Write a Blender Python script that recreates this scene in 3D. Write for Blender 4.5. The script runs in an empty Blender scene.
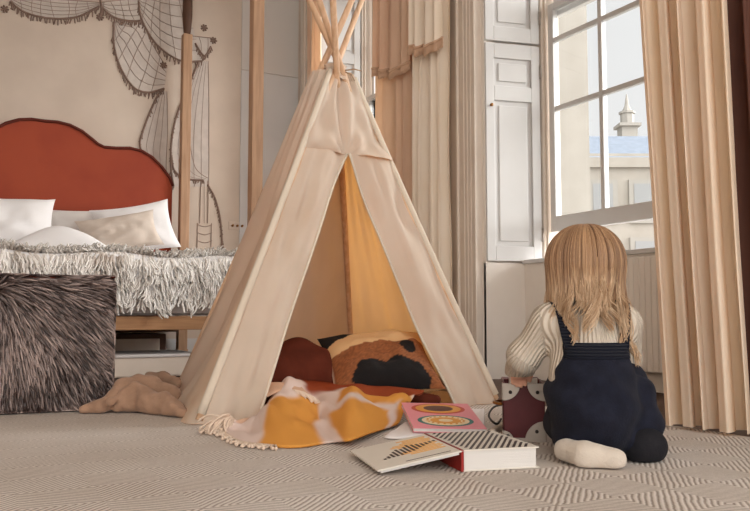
import bpy, bmesh, math, random
import numpy as np
from mathutils import Vector, Matrix

random.seed(7); rng = np.random.default_rng(7)
SC = bpy.context.scene
COL = SC.collection
R_ = math.radians
# ------------------------------------------------------------------ camera
YAW, TILT, FPX, CAMH = R_(28.6), R_(4.29), 800.0, 0.37
RX = np.array([math.cos(YAW), -math.sin(YAW), 0.0])     # camera right, on the floor
FW = np.array([math.sin(YAW), math.cos(YAW), 0.0])      # camera forward, on the floor
UP = np.array([0, 0, 1.0]); EYE = np.array([0, 0, CAMH])
cam = bpy.data.cameras.new('camera'); cam.sensor_width = 36; cam.lens = 36*FPX/750
cam.clip_start = 0.05; cam.clip_end = 400
co = bpy.data.objects.new('camera', cam); COL.objects.link(co)
co.location = (0, 0, CAMH); co.rotation_euler = (R_(90)+TILT, 0, -YAW)
SC.camera = co

def ray(px, py):
    u, v = (px-375)/FPX, (py-255.5)/FPX
    return RX*u + FW*(math.cos(TILT)+v*math.sin(TILT)) + UP*(math.sin(TILT)-v*math.cos(TILT))
def W(px, py, d):
    r = ray(px, py); return EYE + r*(d/float(r @ FW))
def onz(px, py, z):
    r = ray(px, py); return EYE + r*((z-CAMH)/r[2])
def onX(px, py, X):
    r = ray(px, py); return EYE + r*(X/r[0])
def onY(px, py, Y):
    r = ray(px, py); return EYE + r*(Y/r[1])

# ------------------------------------------------------------------ materials
def lin(c):
    return tuple((x/255/12.92 if x/255 <= .04045 else ((x/255+.055)/1.055)**2.4) for x in c) + (1,)
def mat(name, col, rough=.8, col2=None, nscale=6, bump=0, bscale=60, attr=None, transl=0, tcol=None,
        sheen=0, metal=0, wave=None, spec=.3, stretch=None):
    m = bpy.data.materials.new(name); m.use_nodes = True
    nt = m.node_tree; N = nt.nodes; L = nt.links
    b = N['Principled BSDF']; out = N['Material Output']
    b.inputs['Roughness'].default_value = rough
    b.inputs['Metallic'].default_value = metal
    b.inputs['Specular IOR Level'].default_value = spec
    if sheen:
        b.inputs['Sheen Weight'].default_value = sheen
    tc = N.new('ShaderNodeTexCoord'); src = tc.outputs['Object']
    if stretch:
        mp = N.new('ShaderNodeMapping'); mp.inputs['Scale'].default_value = stretch
        L.new(src, mp.inputs['Vector']); src = mp.outputs['Vector']
    csock = None
    if attr:
        a = N.new('ShaderNodeAttribute'); a.attribute_name = attr; csock = a.outputs['Color']
    elif col2:
        n = N.new('ShaderNodeTexNoise'); n.inputs['Scale'].default_value = nscale; n.inputs['Detail'].default_value = 5
        L.new(src, n.inputs['Vector'])
        r = N.new('ShaderNodeValToRGB')
        r.color_ramp.elements[0].position = .35; r.color_ramp.elements[1].position = .65
        r.color_ramp.elements[0].color = lin(col); r.color_ramp.elements[1].color = lin(col2)
        L.new(n.outputs['Fac'], r.inputs['Fac']); csock = r.outputs['Color']
    if csock: L.new(csock, b.inputs['Base Color'])
    else: b.inputs['Base Color'].default_value = lin(col)
    if bump:
        bp = N.new('ShaderNodeBump'); bp.inputs['Strength'].default_value = bump; bp.inputs['Distance'].default_value = .010 if wave else .004
        if wave:
            w = N.new('ShaderNodeTexWave'); w.bands_direction = wave; w.inputs['Scale'].default_value = bscale
            w.inputs['Distortion'].default_value = .25; w.inputs['Detail'].default_value = 1
            L.new(src, w.inputs['Vector']); L.new(w.outputs['Fac'], bp.inputs['Height'])
        else:
            n2 = N.new('ShaderNodeTexNoise'); n2.inputs['Scale'].default_value = bscale; n2.inputs['Detail'].default_value = 4
            L.new(src, n2.inputs['Vector']); L.new(n2.outputs['Fac'], bp.inputs['Height'])
        L.new(bp.outputs['Normal'], b.inputs['Normal'])
    if transl:
        t = N.new('ShaderNodeBsdfTranslucent'); t.inputs['Color'].default_value = lin(tcol or col)
        mx = N.new('ShaderNodeMixShader'); mx.inputs['Fac'].default_value = transl
        L.new(b.outputs['BSDF'], mx.inputs[1]); L.new(t.outputs['BSDF'], mx.inputs[2])
        L.new(mx.outputs['Shader'], out.inputs['Surface'])
    return m

def wood(name, c1, c2, axis=2, scale=10):
    s = [scale, scale, scale]; s[axis] = scale*.08
    return mat(name, c1, .55, c2, 4, bump=.08, bscale=12, stretch=tuple(s))

MT = {}
MT['wallbed'] = mat('warm_plaster', (208, 192, 177), .9, (200, 184, 169), 3, bump=.03, bscale=80)
MT['wallwin'] = mat('cream_paint', (230, 222, 213), .8, (224, 215, 205), 4)
MT['ceil'] = mat('white_ceiling', (235, 232, 226), .9)
MT['white'] = mat('white_joinery_paint', (208, 206, 204), .5, (203, 201, 199), 3)
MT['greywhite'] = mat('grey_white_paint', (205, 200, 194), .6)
MT['radpaint'] = mat('radiator_enamel', (236, 229, 220), .5)
MT['archi'] = mat('beige_joinery_paint', (224, 211, 197), .6, (218, 204, 190), 5)
MT['floorwood'] = wood('dark_floorboards', (96, 70, 54), (74, 54, 42), 1, 8)
MT['tanwood'] = wood('tan_oak', (182, 146, 116), (162, 126, 98), 2, 12)
MT['railwood'] = wood('tan_oak_rail', (176, 132, 94), (154, 114, 80), 0, 12)
MT['darkwood'] = mat('dark_wood', (88, 62, 48), .6)
MT['polewood'] = wood('pale_pine', (220, 184, 152), (202, 162, 128), 2, 14)
MT['velvet'] = mat('rust_velvet', (156, 66, 38), .8, (144, 56, 32), 3, sheen=.35)
MT['velvetd'] = mat('rust_piping', (92, 38, 26), .8)
MT['linen'] = mat('white_linen', (222, 218, 217), .85, bump=.15, bscale=9)
MT['linen2'] = mat('soft_grey_linen', (210, 203, 198), .85, bump=.15, bscale=9)
MT['beigepil'] = mat('beige_cotton', (190, 175, 162), .85, (198, 184, 172), 12, bump=.2, bscale=30)
MT['mattr'] = mat('mattress_ticking', (214, 208, 206), .85, bump=.1, bscale=40)
MT['fur'] = mat('white_wool', (0, 0, 0), .8, attr='col', spec=.1, transl=.15, tcol=(250, 246, 240))
MT['stoolfur'] = mat('brown_hide_fur', (0, 0, 0), .38, attr='col', spec=.6)
MT['stoolbase'] = mat('brown_hide', (58, 44, 40), .8)
MT['canvas'] = mat('cream_canvas', (222, 209, 192), .85, (214, 200, 182), 5, bump=.14, bscale=14, transl=.30, tcol=(238, 172, 96))
MT['canvashem'] = mat('cream_canvas_hem', (212, 198, 180), .85)
MT['cord'] = mat('jute_cord', (168, 142, 116), .9)
MT['curtain'] = mat('cream_curtain_silk', (242, 227, 206), .7, (236, 219, 196), 3, bump=.05, bscale=120, transl=.3, tcol=(240, 196, 140))
MT['curtainp'] = mat('peach_curtain_silk', (234, 204, 178), .75, (228, 196, 168), 3, transl=.25, tcol=(230, 176, 128))
MT['curtainshade'] = mat('shade_brown_drape', (96, 62, 50), .85, (84, 52, 42), 3)  # brown stands in for shade on the curtain and wall at right
MT['curtainlit'] = mat('lit_curtain_silk', (250, 238, 222), .7, (246, 232, 212), 3, transl=.12, tcol=(244, 206, 150))  # cream silk with the window light on it painted in as a paler base
MT['fringe'] = mat('tan_fringe', (206, 170, 142), .9)
MT['tanblanket'] = mat('tan_fleece', (170, 136, 112), .95, (154, 121, 98), 14, bump=.5, bscale=90, sheen=.15)
MT['throw'] = mat('plaid_wool', (0, 0, 0), .95, attr='col', bump=.35, bscale=260, spec=.1)
MT['throwfringe'] = mat('cream_wool_fringe', (222, 200, 180), .95)
MT['rust'] = mat('rust_wool', (100, 48, 34), .95, (82, 38, 27), 10, bump=.3, bscale=90, spec=.1)
MT['cush'] = mat('knitted_cushion', (0, 0, 0), .9, attr='col', bump=.5, bscale=130)
MT['cloth'] = mat('white_cotton_cloth', (232, 226, 224), .9, bump=.1, bscale=30)
MT['black'] = mat('black_paint', (22, 20, 22), .6)
MT['page'] = mat('page_paper', (216, 212, 207), .9, bump=.3, bscale=180, stretch=(.02, .02, 6))
MT['bookwhite'] = mat('book_cover_cream', (218, 211, 200), .5)
MT['bookorange'] = mat('book_cover_orange', (226, 170, 96), .5)
MT['bookdark'] = mat('book_cover_ink', (60, 48, 48), .5)
MT['bookred'] = mat('book_spine_red', (150, 40, 36), .5)
MT['pink'] = mat('pink_cover', (232, 146, 156), .45)
MT['teal'] = mat('teal_ink', (60, 116, 112), .5)
MT['cream'] = mat('cream_ink', (236, 214, 178), .5)
MT['orange'] = mat('orange_ink', (222, 156, 70), .5)
MT['red'] = mat('red_ink', (196, 78, 60), .5)
MT['choc'] = mat('chocolate_ink', (96, 58, 46), .5)
MT['burg'] = mat('burgundy_card', (92, 34, 38), .5, (82, 28, 32), 8)
MT['metal'] = mat('dull_steel', (170, 160, 150), .45, metal=.6)
MT['brass'] = mat('aged_brass', (150, 104, 56), .35, metal=.8)
MT['rivet'] = mat('dark_rivet', (40, 34, 32), .5)
MT['skin'] = mat('skin', (232, 178, 152), .55)
MT['eye'] = mat('eye', (70, 90, 110), .2)
MT['hair'] = mat('blonde_hair', (0, 0, 0), .42, attr='col', spec=.45)
MT['sweater'] = mat('oatmeal_rib_knit', (208, 196, 180), .95, (198, 184, 167), 20, bump=1.0, bscale=38, wave='X', sheen=.05)
MT['navy'] = mat('navy_knit', (33, 35, 47), .95, (27, 28, 38), 30, bump=.5, bscale=220, sheen=.04, spec=.1)
MT['navyrib'] = mat('navy_rib', (29, 31, 42), .95, bump=.8, bscale=40, wave='Z', sheen=.04, spec=.1)
MT['sock'] = mat('cream_sock_knit', (206, 194, 180), .95, bump=.5, bscale=160, sheen=.2)
MT['bootie'] = mat('black_sock', (26, 25, 30), .9, bump=.3, bscale=160)
MT['muralwash'] = mat('mural_grey_wash', (206, 195, 186), .9, (197, 186, 177), 14)
MT['muralline'] = mat('mural_brown_line', (160, 140, 128), .9)
MT['muralfringe'] = mat('mural_dark_fringe', (134, 112, 100), .9)
MT['stone'] = mat('bath_stone', (158, 151, 142), .9, (150, 143, 134), 1.2)
MT['stoned'] = mat('weathered_stone', (150, 145, 138), .9)
MT['slate'] = mat('blue_slate', (122, 130, 142), .8, (112, 120, 132), 2)
MT['darkglass'] = mat('dark_window', (138, 138, 138), .5)
MT['ground'] = mat('pavement', (170, 165, 158), .9)

def glass():
    m = bpy.data.materials.new('window_glass'); m.use_nodes = True
    nt = m.node_tree; N = nt.nodes; L = nt.links; N.remove(N['Principled BSDF'])
    t = N.new('ShaderNodeBsdfTransparent'); t.inputs['Color'].default_value = (.97, .98, .98, 1)
    g = N.new('ShaderNodeBsdfGlossy'); g.inputs['Roughness'].default_value = .03
    f = N.new('ShaderNodeFresnel'); f.inputs['IOR'].default_value = 1.2
    mx = N.new('ShaderNodeMixShader')
    L.new(f.outputs['Fac'], mx.inputs['Fac']); L.new(t.outputs[0], mx.inputs[1]); L.new(g.outputs[0], mx.inputs[2])
    L.new(mx.outputs[0], N['Material Output'].inputs['Surface'])
    return m
MT['glass'] = glass()

def carpet_mat():
    m = bpy.data.materials.new('diamond_weave_carpet'); m.use_nodes = True
    nt = m.node_tree; N = nt.nodes; L = nt.links; b = N['Principled BSDF']
    b.inputs['Roughness'].default_value = .95; b.inputs['Specular IOR Level'].default_value = .1
    tc = N.new('ShaderNodeTexCoord')
    nz = N.new('ShaderNodeTexNoise'); nz.inputs['Scale'].default_value = 14; nz.inputs['Detail'].default_value = 3
    L.new(tc.outputs['Object'], nz.inputs['Vector'])
    sub = N.new('ShaderNodeVectorMath'); sub.operation = 'SUBTRACT'; sub.inputs[1].default_value = (.5, .5, .5)
    L.new(nz.outputs['Color'], sub.inputs[0])
    sc = N.new('ShaderNodeVectorMath'); sc.operation = 'SCALE'; sc.inputs['Scale'].default_value = .012
    L.new(sub.outputs[0], sc.inputs[0])
    ad = N.new('ShaderNodeVectorMath'); ad.operation = 'ADD'
    mpg = N.new('ShaderNodeMapping'); mpg.inputs['Rotation'].default_value = (0, 0, 0); L.new(tc.outputs['Object'], mpg.inputs['Vector'])
    L.new(mpg.outputs[0], ad.inputs[0]); L.new(sc.outputs[0], ad.inputs[1])
    sp = N.new('ShaderNodeSeparateXYZ'); L.new(ad.outputs[0], sp.inputs[0])
    def mth(op, a, bb=None, c=None):
        n = N.new('ShaderNodeMath'); n.operation = op
        for i, x in enumerate((a, bb, c)):
            if x is None: continue
            if isinstance(x, (int, float)): n.inputs[i].default_value = x
            else: L.new(x, n.inputs[i])
        return n.outputs[0]
    cx = mth('PINGPONG', sp.outputs['X'], .15); cy = mth('PINGPONG', sp.outputs['Y'], .15)
    d = mth('ADD', cx, mth('MULTIPLY', cy, 1.0))
    s = mth('SINE', mth('MULTIPLY', d, 2*math.pi/.0172))
    s = mth('MULTIPLY_ADD', s, .5, .5)
    n2 = N.new('ShaderNodeTexNoise'); n2.inputs['Scale'].default_value = 260; n2.inputs['Detail'].default_value = 2
    L.new(tc.outputs['Object'], n2.inputs['Vector'])
    n3 = N.new('ShaderNodeTexNoise'); n3.inputs['Scale'].default_value = 2.2; n3.inputs['Detail'].default_value = 3
    L.new(tc.outputs['Object'], n3.inputs['Vector'])
    f = mth('ADD', mth('MULTIPLY', s, .62), mth('MULTIPLY', n2.outputs['Fac'], .42))
    r = N.new('ShaderNodeValToRGB'); e = r.color_ramp.elements
    e[0].position = .22; e[0].color = lin((164, 153, 144)); e[1].position = .62; e[1].color = lin((226, 218, 211))
    L.new(f, r.inputs['Fac'])
    mx = N.new('ShaderNodeMix'); mx.data_type = 'RGBA'; mx.blend_type = 'MULTIPLY'
    r3 = N.new('ShaderNodeValToRGB'); r3.color_ramp.elements[0].position = .3; r3.color_ramp.elements[1].position = .7
    r3.color_ramp.elements[0].color = (.86, .83, .80, 1); r3.color_ramp.elements[1].color = (1, 1, 1, 1)
    L.new(n3.outputs['Fac'], r3.inputs['Fac'])
    mx.inputs[0].default_value = 1
    L.new(r.outputs['Color'], mx.inputs[6]); L.new(r3.outputs['Color'], mx.inputs[7])
    L.new(mx.outputs[2], b.inputs['Base Color'])
    bp = N.new('ShaderNodeBump'); bp.inputs['Strength'].default_value = .5; bp.inputs['Distance'].default_value = .004
    L.new(f, bp.inputs['Height']); L.new(bp.outputs['Normal'], b.inputs['Normal'])
    return m
MT['carpet'] = carpet_mat()

# ------------------------------------------------------------------ object helpers
ROOTM = {}
def thing(name, label, cat, loc=(0, 0, 0), rotz=0, group=None):
    o = bpy.data.objects.new(name, None); COL.objects.link(o); o.empty_display_size = .1
    o.location = tuple(float(x) for x in loc); o.rotation_euler = (0, 0, rotz)
    ROOTM[o.name] = Matrix.Translation(Vector(o.location)) @ Matrix.Rotation(rotz, 4, 'Z')
    return tag(o, label, cat, group)
def tag(o, label, cat, group=None):
    o['label'] = label; o['category'] = cat
    if group: o['group'] = group
    return o

class MB:
    def __init__(s): s.v = []; s.f = []; s.c = None
    def add(s, v, f):
        k = len(s.v); s.v += [tuple(map(float, p)) for p in v]; s.f += [tuple(i+k for i in q) for q in f]; return s
    def box(s, lo, hi, M=None):
        x0, y0, z0 = lo; x1, y1, z1 = hi
        v = [(x0, y0, z0), (x1, y0, z0), (x1, y1, z0), (x0, y1, z0), (x0, y0, z1), (x1, y0, z1), (x1, y1, z1), (x0, y1, z1)]
        if M is not None: v = [M @ Vector(p) for p in v]
        return s.add(v, [(0, 3, 2, 1), (4, 5, 6, 7), (0, 1, 5, 4), (1, 2, 6, 5), (2, 3, 7, 6), (3, 0, 4, 7)])
    def tube(s, pts, r, n=10, flat=None, closed=False):
        P = [np.array(p, float) for p in pts]; k = len(P)
        rr = r if hasattr(r, '__len__') else [r]*k
        t0 = P[1]-P[0]; a = np.array([0, 0, 1.0]) if abs(t0[2]) < .9*np.linalg.norm(t0) else np.array([1.0, 0, 0])
        nrm = np.cross(t0, a); nrm /= np.linalg.norm(nrm); V = []
        for i in range(k):
            if closed: t = P[(i+1) % k]-P[i-1]
            else: t = P[min(i+1, k-1)]-P[max(i-1, 0)]
            t = t/(np.linalg.norm(t)+1e-12)
            nrm = nrm-t*(nrm @ t); nrm /= (np.linalg.norm(nrm)+1e-12); b = np.cross(t, nrm)
            for j in range(n):
                q = 2*math.pi*j/n; V.append(P[i]+rr[i]*(math.cos(q)*nrm+math.sin(q)*b))
        F = [(i*n+j, i*n+(j+1) % n, (i+1)*n+(j+1) % n, (i+1)*n+j) for i in range(k-1) for j in range(n)]
        if closed: F += [((k-1)*n+j, (k-1)*n+(j+1) % n, (j+1) % n, j) for j in range(n)]
        else: F += [tuple(range(n-1, -1, -1)), tuple((k-1)*n+j for j in range(n))]
        return s.add(V, F)
    def grid(s, fn, nu, nv):
        V = [fn(i/nu, j/nv) for j in range(nv+1) for i in range(nu+1)]
        F = [(j*(nu+1)+i, j*(nu+1)+i+1, (j+1)*(nu+1)+i+1, (j+1)*(nu+1)+i) for j in range(nv) for i in range(nu)]
        return s.add(V, F)
    def prism(s, poly, vec):
        n = len(poly); vec = np.array(vec, float)
        V = [np.array(p, float) for p in poly]; V += [p+vec for p in V]
        return s.add(V, [tuple(range(n-1, -1, -1)), tuple(range(n, 2*n))] + [(i, (i+1) % n, n+(i+1) % n, n+i) for i in range(n)])
    def ball(s, c, r, n=12):
        r = (r, r, r) if not hasattr(r, '__len__') else r
        V = []; F = []
        for i in range(n//2+1):
            for j in range(n):
                a = math.pi*i/(n//2); q = 2*math.pi*j/n
                V.append((c[0]+r[0]*math.sin(a)*math.cos(q), c[1]+r[1]*math.sin(a)*math.sin(q), c[2]+r[2]*math.cos(a)))
        for i in range(n//2):
            for j in range(n): F.append((i*n+j, (i+1)*n+j, (i+1)*n+(j+1) % n, i*n+(j+1) % n))
        return s.add(V, F)
    def build(s, name, m, parent=None, bevel=0, smooth=True, local=False, solid=0, sub=0, weld=False):
        V = s.v
        if parent is not None and not local:
            A = parent; 
            Mi = ROOTM.get(root_of(A).name, Matrix.Identity(4)).inverted()
            V = [tuple(Mi @ Vector(p)) for p in V]
        me = bpy.data.meshes.new(name); me.from_pydata(V, [], s.f); me.materials.append(m)
        if weld:
            bm = bmesh.new(); bm.from_mesh(me); bmesh.ops.remove_doubles(bm, verts=bm.verts, dist=1e-5)
            bmesh.ops.recalc_face_normals(bm, faces=bm.faces); bm.to_mesh(me); bm.free()
        if s.c is not None:
            at = me.attributes.new('col', 'FLOAT_COLOR', 'POINT')
            at.data.foreach_set('color', np.asarray(s.c, np.float32).reshape(-1))
        me.update()
        o = bpy.data.objects.new(name, me); COL.objects.link(o)
        if parent is not None: o.parent = parent
        if smooth:
            for p in me.polygons: p.use_smooth = True
        if bevel:
            bv = o.modifiers.new('bevel', 'BEVEL'); bv.width = bevel; bv.segments = 2; bv.limit_method = 'ANGLE'
            for p in me.polygons: p.use_smooth = False
        if solid:
            sm = o.modifiers.new('solid', 'SOLIDIFY'); sm.thickness = solid; sm.offset = 0
        if sub:
            ss = o.modifiers.new('sub', 'SUBSURF'); ss.levels = sub; ss.render_levels = sub
        return o
def root_of(o):
    while o.parent is not None: o = o.parent
    return o
def struct(o):
    o['kind'] = 'structure'; return o
def frame(o, x, y, z=(0, 0, 1)):
    x, y, z = (np.array(a, float) for a in (x, y, z))
    return Matrix(((x[0], y[0], z[0], o[0]), (x[1], y[1], z[1], o[1]), (x[2], y[2], z[2], o[2]), (0, 0, 0, 1)))

# value noise for fabric
_perm = rng.random((64, 64, 64))
def vn(x, y, z=0.0):
    x, y, z = np.broadcast_arrays(np.asarray(x, float), np.asarray(y, float), np.asarray(z, float))
    xi, yi, zi = np.floor(x).astype(int), np.floor(y).astype(int), np.floor(z).astype(int)
    fx, fy, fz = x-xi, y-yi, z-zi
    fx, fy, fz = (t*t*(3-2*t) for t in (fx, fy, fz))
    def g(a, b, c): return _perm[(xi+a) % 64, (yi+b) % 64, (zi+c) % 64]
    a = g(0, 0, 0)*(1-fx)+g(1, 0, 0)*fx; b = g(0, 1, 0)*(1-fx)+g(1, 1, 0)*fx
    c = g(0, 0, 1)*(1-fx)+g(1, 0, 1)*fx; d = g(0, 1, 1)*(1-fx)+g(1, 1, 1)*fx
    return ((a*(1-fy)+b*fy)*(1-fz)+(c*(1-fy)+d*fy)*fz)*2-1
def sstep(a, b, x):
    t = np.clip((x-a)/(b-a), 0, 1); return t*t*(3-2*t)

# signed-distance modelling, meshed with surface nets
def surface_nets(F, lo, h):
    nx, ny, nz = F.shape; S = F < 0; cs = (nx-1, ny-1, nz-1)
    acc = np.zeros(cs+(3,)); cnt = np.zeros(cs)
    sl = lambda c: F[c[0]:c[0]+nx-1, c[1]:c[1]+ny-1, c[2]:c[2]+nz-1]
    for ax in range(3):
        for p in range(2):
            for q in range(2):
                c0 = [0, 0, 0]; o1, o2 = [a for a in range(3) if a != ax]; c0[o1] = p; c0[o2] = q
                c1 = list(c0); c1[ax] = 1
                a, b = sl(c0), sl(c1); m = (a < 0) != (b < 0)
                t = np.where(m, a/np.where(m, a-b, 1), 0)
                acc[..., ax] += t; acc[..., o1] += m*p; acc[..., o2] += m*q; cnt += m
    act = cnt > 0; idx = np.full(cs, -1); idx[act] = np.arange(act.sum())
    pos = (acc[act]/cnt[act][:, None]+np.argwhere(act))*h+np.array(lo)
    faces = []
    for ax in range(3):
        o1, o2 = (ax+1) % 3, (ax+2) % 3
        a = [slice(None)]*3; b = [slice(None)]*3
        a[ax] = slice(0, -1); b[ax] = slice(1, None)
        for o in (o1, o2): a[o] = slice(1, -1); b[o] = slice(1, -1)
        s0, s1 = S[tuple(a)], S[tuple(b)]; I = np.argwhere(s0 != s1)
        if not len(I): continue
        fl = s0[s0 != s1]; I[:, o1] += 1; I[:, o2] += 1
        def cell(d1, d2):
            J = I.copy(); J[:, o1] += d1; J[:, o2] += d2; return idx[J[:, 0], J[:, 1], J[:, 2]]
        Q = np.stack([cell(-1, -1), cell(0, -1), cell(0, 0), cell(-1, 0)], 1)
        Q[~fl] = Q[~fl][:, ::-1]; faces.append(Q)
    return pos, np.concatenate(faces)
class SDF:
    def __init__(s, lo, hi, h):
        s.lo, s.h = np.array(lo, float), h
        ax = [np.arange(lo[i], hi[i]+h, h) for i in range(3)]
        s.P = np.stack(np.meshgrid(*ax, indexing='ij'), -1); s.F = None
    def mesh(s, F):
        v, f = surface_nets(F, s.lo, s.h); m = MB(); m.v = v.tolist(); m.f = f.tolist(); return m
def cap(P, a, b, r0, r1):
    a, b = np.array(a, float), np.array(b, float); ab = b-a
    t = np.clip(((P-a) @ ab)/(ab @ ab), 0, 1)
    return np.linalg.norm(P-a-t[..., None]*ab, axis=-1)-(r0+(r1-r0)*t)
def ell(P, c, r):
    q = (P-np.array(c))/np.array(r); k = np.linalg.norm(q, axis=-1)
    return (k-1)*min(r)*.6+(k-1)*np.mean(r)*.4
def smin(a, b, k):
    h = np.clip(.5+.5*(b-a)/k, 0, 1); return b*(1-h)+a*h-k*h*(1-h)
def smax(a, b, k): return -smin(-a, -b, k)
def chain(P, pts, rs, k):
    d = None
    for i in range(len(pts)-1):
        e = cap(P, pts[i], pts[i+1], rs[i], rs[i+1]); d = e if d is None else smin(d, e, k)
    return d

def strands(paths, r0, r1, cols, nside=3):
    """paths (n,k,3) -> one mesh of thin tapering strands with per-strand colours (n,k,3 linear)."""
    n, k, _ = paths.shape
    t = np.gradient(paths, axis=1); t /= np.linalg.norm(t, axis=-1, keepdims=True)+1e-9
    ref = rng.normal(size=(n, 1, 3)); a = np.cross(t, ref); a /= np.linalg.norm(a, axis=-1, keepdims=True)+1e-9
    b = np.cross(t, a); rad = np.linspace(1, 0, k)[None, :, None]
    r0 = np.asarray(r0, float).reshape(-1, 1, 1) if np.ndim(r0) else r0
    rad = r1+(r0-r1)*rad**.6
    V = np.stack([paths+rad*(math.cos(q)*a+math.sin(q)*b) for q in [2*math.pi*j/nside for j in range(nside)]], 2)
    C = np.concatenate([cols, np.ones((n, k, 1))], -1)[:, :, None, :].repeat(nside, 2)
    base = (np.arange(n)*k*nside)[:, None, None]
    i = np.arange(k-1)[None, :, None]*nside; j = np.arange(nside)[None, None, :]; j2 = (j+1) % nside
    Q = np.stack([base+i+j, base+i+j2, base+i+nside+j2, base+i+nside+j], -1).reshape(-1, 4)
    m = MB(); m.v = V.reshape(-1, 3).tolist(); m.f = Q.tolist(); m.c = C.reshape(-1, 4)
    return m
def L3(c): return np.array(lin(c)[:3])

# ------------------------------------------------------------------ room shell
WX, WY, CZ = 2.82, 6.6, 3.7
struct(MB().box((-3.2, -2.6, -.1), (4.2, 6.9, 0)).build('floor', MT['floorwood'], smooth=False))
struct(MB().box((-3.2, -2.6, CZ), (3.6, 6.9, CZ+.1)).build('ceiling', MT['ceil'], smooth=False))
struct(MB().box((-3.2, WY, 0), (3.45, WY+.15, CZ)).build('wall_back', MT['wallbed'], smooth=False))
struct(MB().box((-3.2, -2.6, 0), (-3.05, WY, CZ)).build('wall_left', MT['wallbed'], smooth=False))
struct(MB().box((-3.0, WY-.02, 0), (WX, WY, .16)).box((-3.0, WY-.012, .16), (WX, WY, .18)).build('baseboard_back', MT['white'], smooth=False))
W1, W2 = 3.81, 6.17            # far edge of each window opening at the wall face
OPW = 1.45
wb = MB()
# pieces of the window wall between and around the openings
wb.box((WX, -2.6, 0), (3.35, W1-OPW, CZ))
wb.box((WX, W1+.001, 0), (3.35, W2-OPW, CZ))
wb.box((WX, W2+.001, 0), (3.35, WY, CZ))
for y in (W1, W2):
    wb.box((WX, y-OPW, 3.3), (3.35, y, CZ))
    wb.box((3.06, y-OPW, 0), (3.35, y, .675))
    # splayed far reveal below the shutter
    a = (WX, y); t = .25
    wb.prism([(WX, y, 0), (WX+.243, y-.060, 0), (WX+.243, y+.02, 0), (WX, y+.02, 0)], (0, 0, .68))
    wb.prism([(WX+.002, y+.015, .68), (WX+.36, y-.062, .68), (WX+.36, y+.03, .68), (WX+.002, y+.03, .68)], (0, 0, 2.6))
    # near reveal
    wb.prism([(WX, y-OPW, 0), (WX, y-OPW-.02, 0), (3.3, y-OPW-.02, 0), (3.3, y-OPW+.09, 0), (3.19, y-OPW+.09, 0)], (0, 0, 3.3))
struct(wb.build('wall_right', MT['wallwin'], smooth=False))
tr = MB()
for y in (W1, W2):
    tr.box((WX-.045, y+.035, 0), (WX+.01, y+.20, 3.4)).box((WX-.06, y+.2, 0), (WX+.01, y+.225, 3.4))
    tr.box((WX-.052, y+.028, 0), (WX+.01, y+.045, 3.4)).box((WX-.03, y+.25, 0), (WX+.01, y+.31, 3.4))
    for k in range(3): tr.box((WX-.049, y+.075+k*.035, 0), (WX-.04, y+.087+k*.035, 3.4))
    tr.box((WX-.045, y-OPW-.2, 0), (WX+.01, y-OPW-.01, 3.4))
struct(tr.build('trim_1', MT['archi'], smooth=False, bevel=.004))
struct(MB().box((WX-.02, W1+.32, 0), (WX, W2-OPW-.2, .2)).box((WX-.02, W2+.32, 0), (WX, WY, .2)).build('baseboard_right', MT['white'], smooth=False))

def window(n, y):
    SX = 3.24
    yf, yn = y-.10, y-.10-1.27
    fr = MB()
    fr.box((SX-.06, yf, .70), (SX+.08, yf+.06, 3.3)).box((SX-.06, yn-.06, .70), (SX+.08, yn, 3.3))
    fr.box((SX-.04, yf-.012, .70), (SX-.028, yf, 3.3)).box((SX-.06, yn, 3.22), (SX+.08, yf, 3.3))
    o = struct(fr.build('window_%d' % n, MT['archi'], smooth=False, bevel=.004))
    s = MB()
    MB().box((3.045, y-OPW+.03, .675), (3.36, y-.05, .700)).build('sill_board', MT['white'], o, smooth=False, bevel=.004)
    yl, yr = yf-.014, yn+.01
    w3 = (yl-yr-.09)/3
    s.box((SX-.02, yl-.045, .87), (SX+.02, yl, 2.27)).box((SX-.02, yr, .87), (SX+.02, yr+.045, 2.27))
    s.box((SX-.02, yr+.045, .87), (SX+.02, yl-.045, .962)).box((SX-.02, yr+.045, 2.23), (SX+.02, yl-.045, 2.27))
    for z in (1.615, 2.04): s.box((SX-.016, yr+.045, z-.014), (SX+.016, yl-.045, z+.014))
    for k in (1, 2): s.box((SX-.018, yl-.045-k*w3-.014, .962), (SX+.018, yl-.045-k*w3+.014, 2.23))
    s.build('lower_sash', MT['white'], o, smooth=False, bevel=.003)
    u = MB(); X = SX+.045
    u.box((X-.018, yl-.045, 2.2), (X+.018, yl, 3.22)).box((X-.018, yr, 2.2), (X+.018, yr+.045, 3.22))
    u.box((X-.018, yr+.045, 2.2), (X+.018, yl-.045, 2.245)).box((X-.018, yr+.045, 3.17), (X+.018, yl-.045, 3.22))
    u.box((X-.014, yr+.045, 2.7), (X+.014, yl-.045, 2.726))
    for k in (1, 2): u.box((X-.014, yl-.045-k*w3-.013, 2.245), (X+.014, yl-.045-k*w3+.013, 3.17))
    u.build('upper_sash', MT['white'], o, smooth=False, bevel=.003)
    MB().box((SX-.003, yr+.03, .95), (SX+.003, yl-.03, 2.25)).build('pane', MT['glass'], o, smooth=False)
    MB().box((X-.003, yr+.03, 2.22), (X+.003, yl-.03, 3.2)).build('pane', MT['glass'], o, smooth=False)
window(1, W1); window(2, W2)

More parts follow.
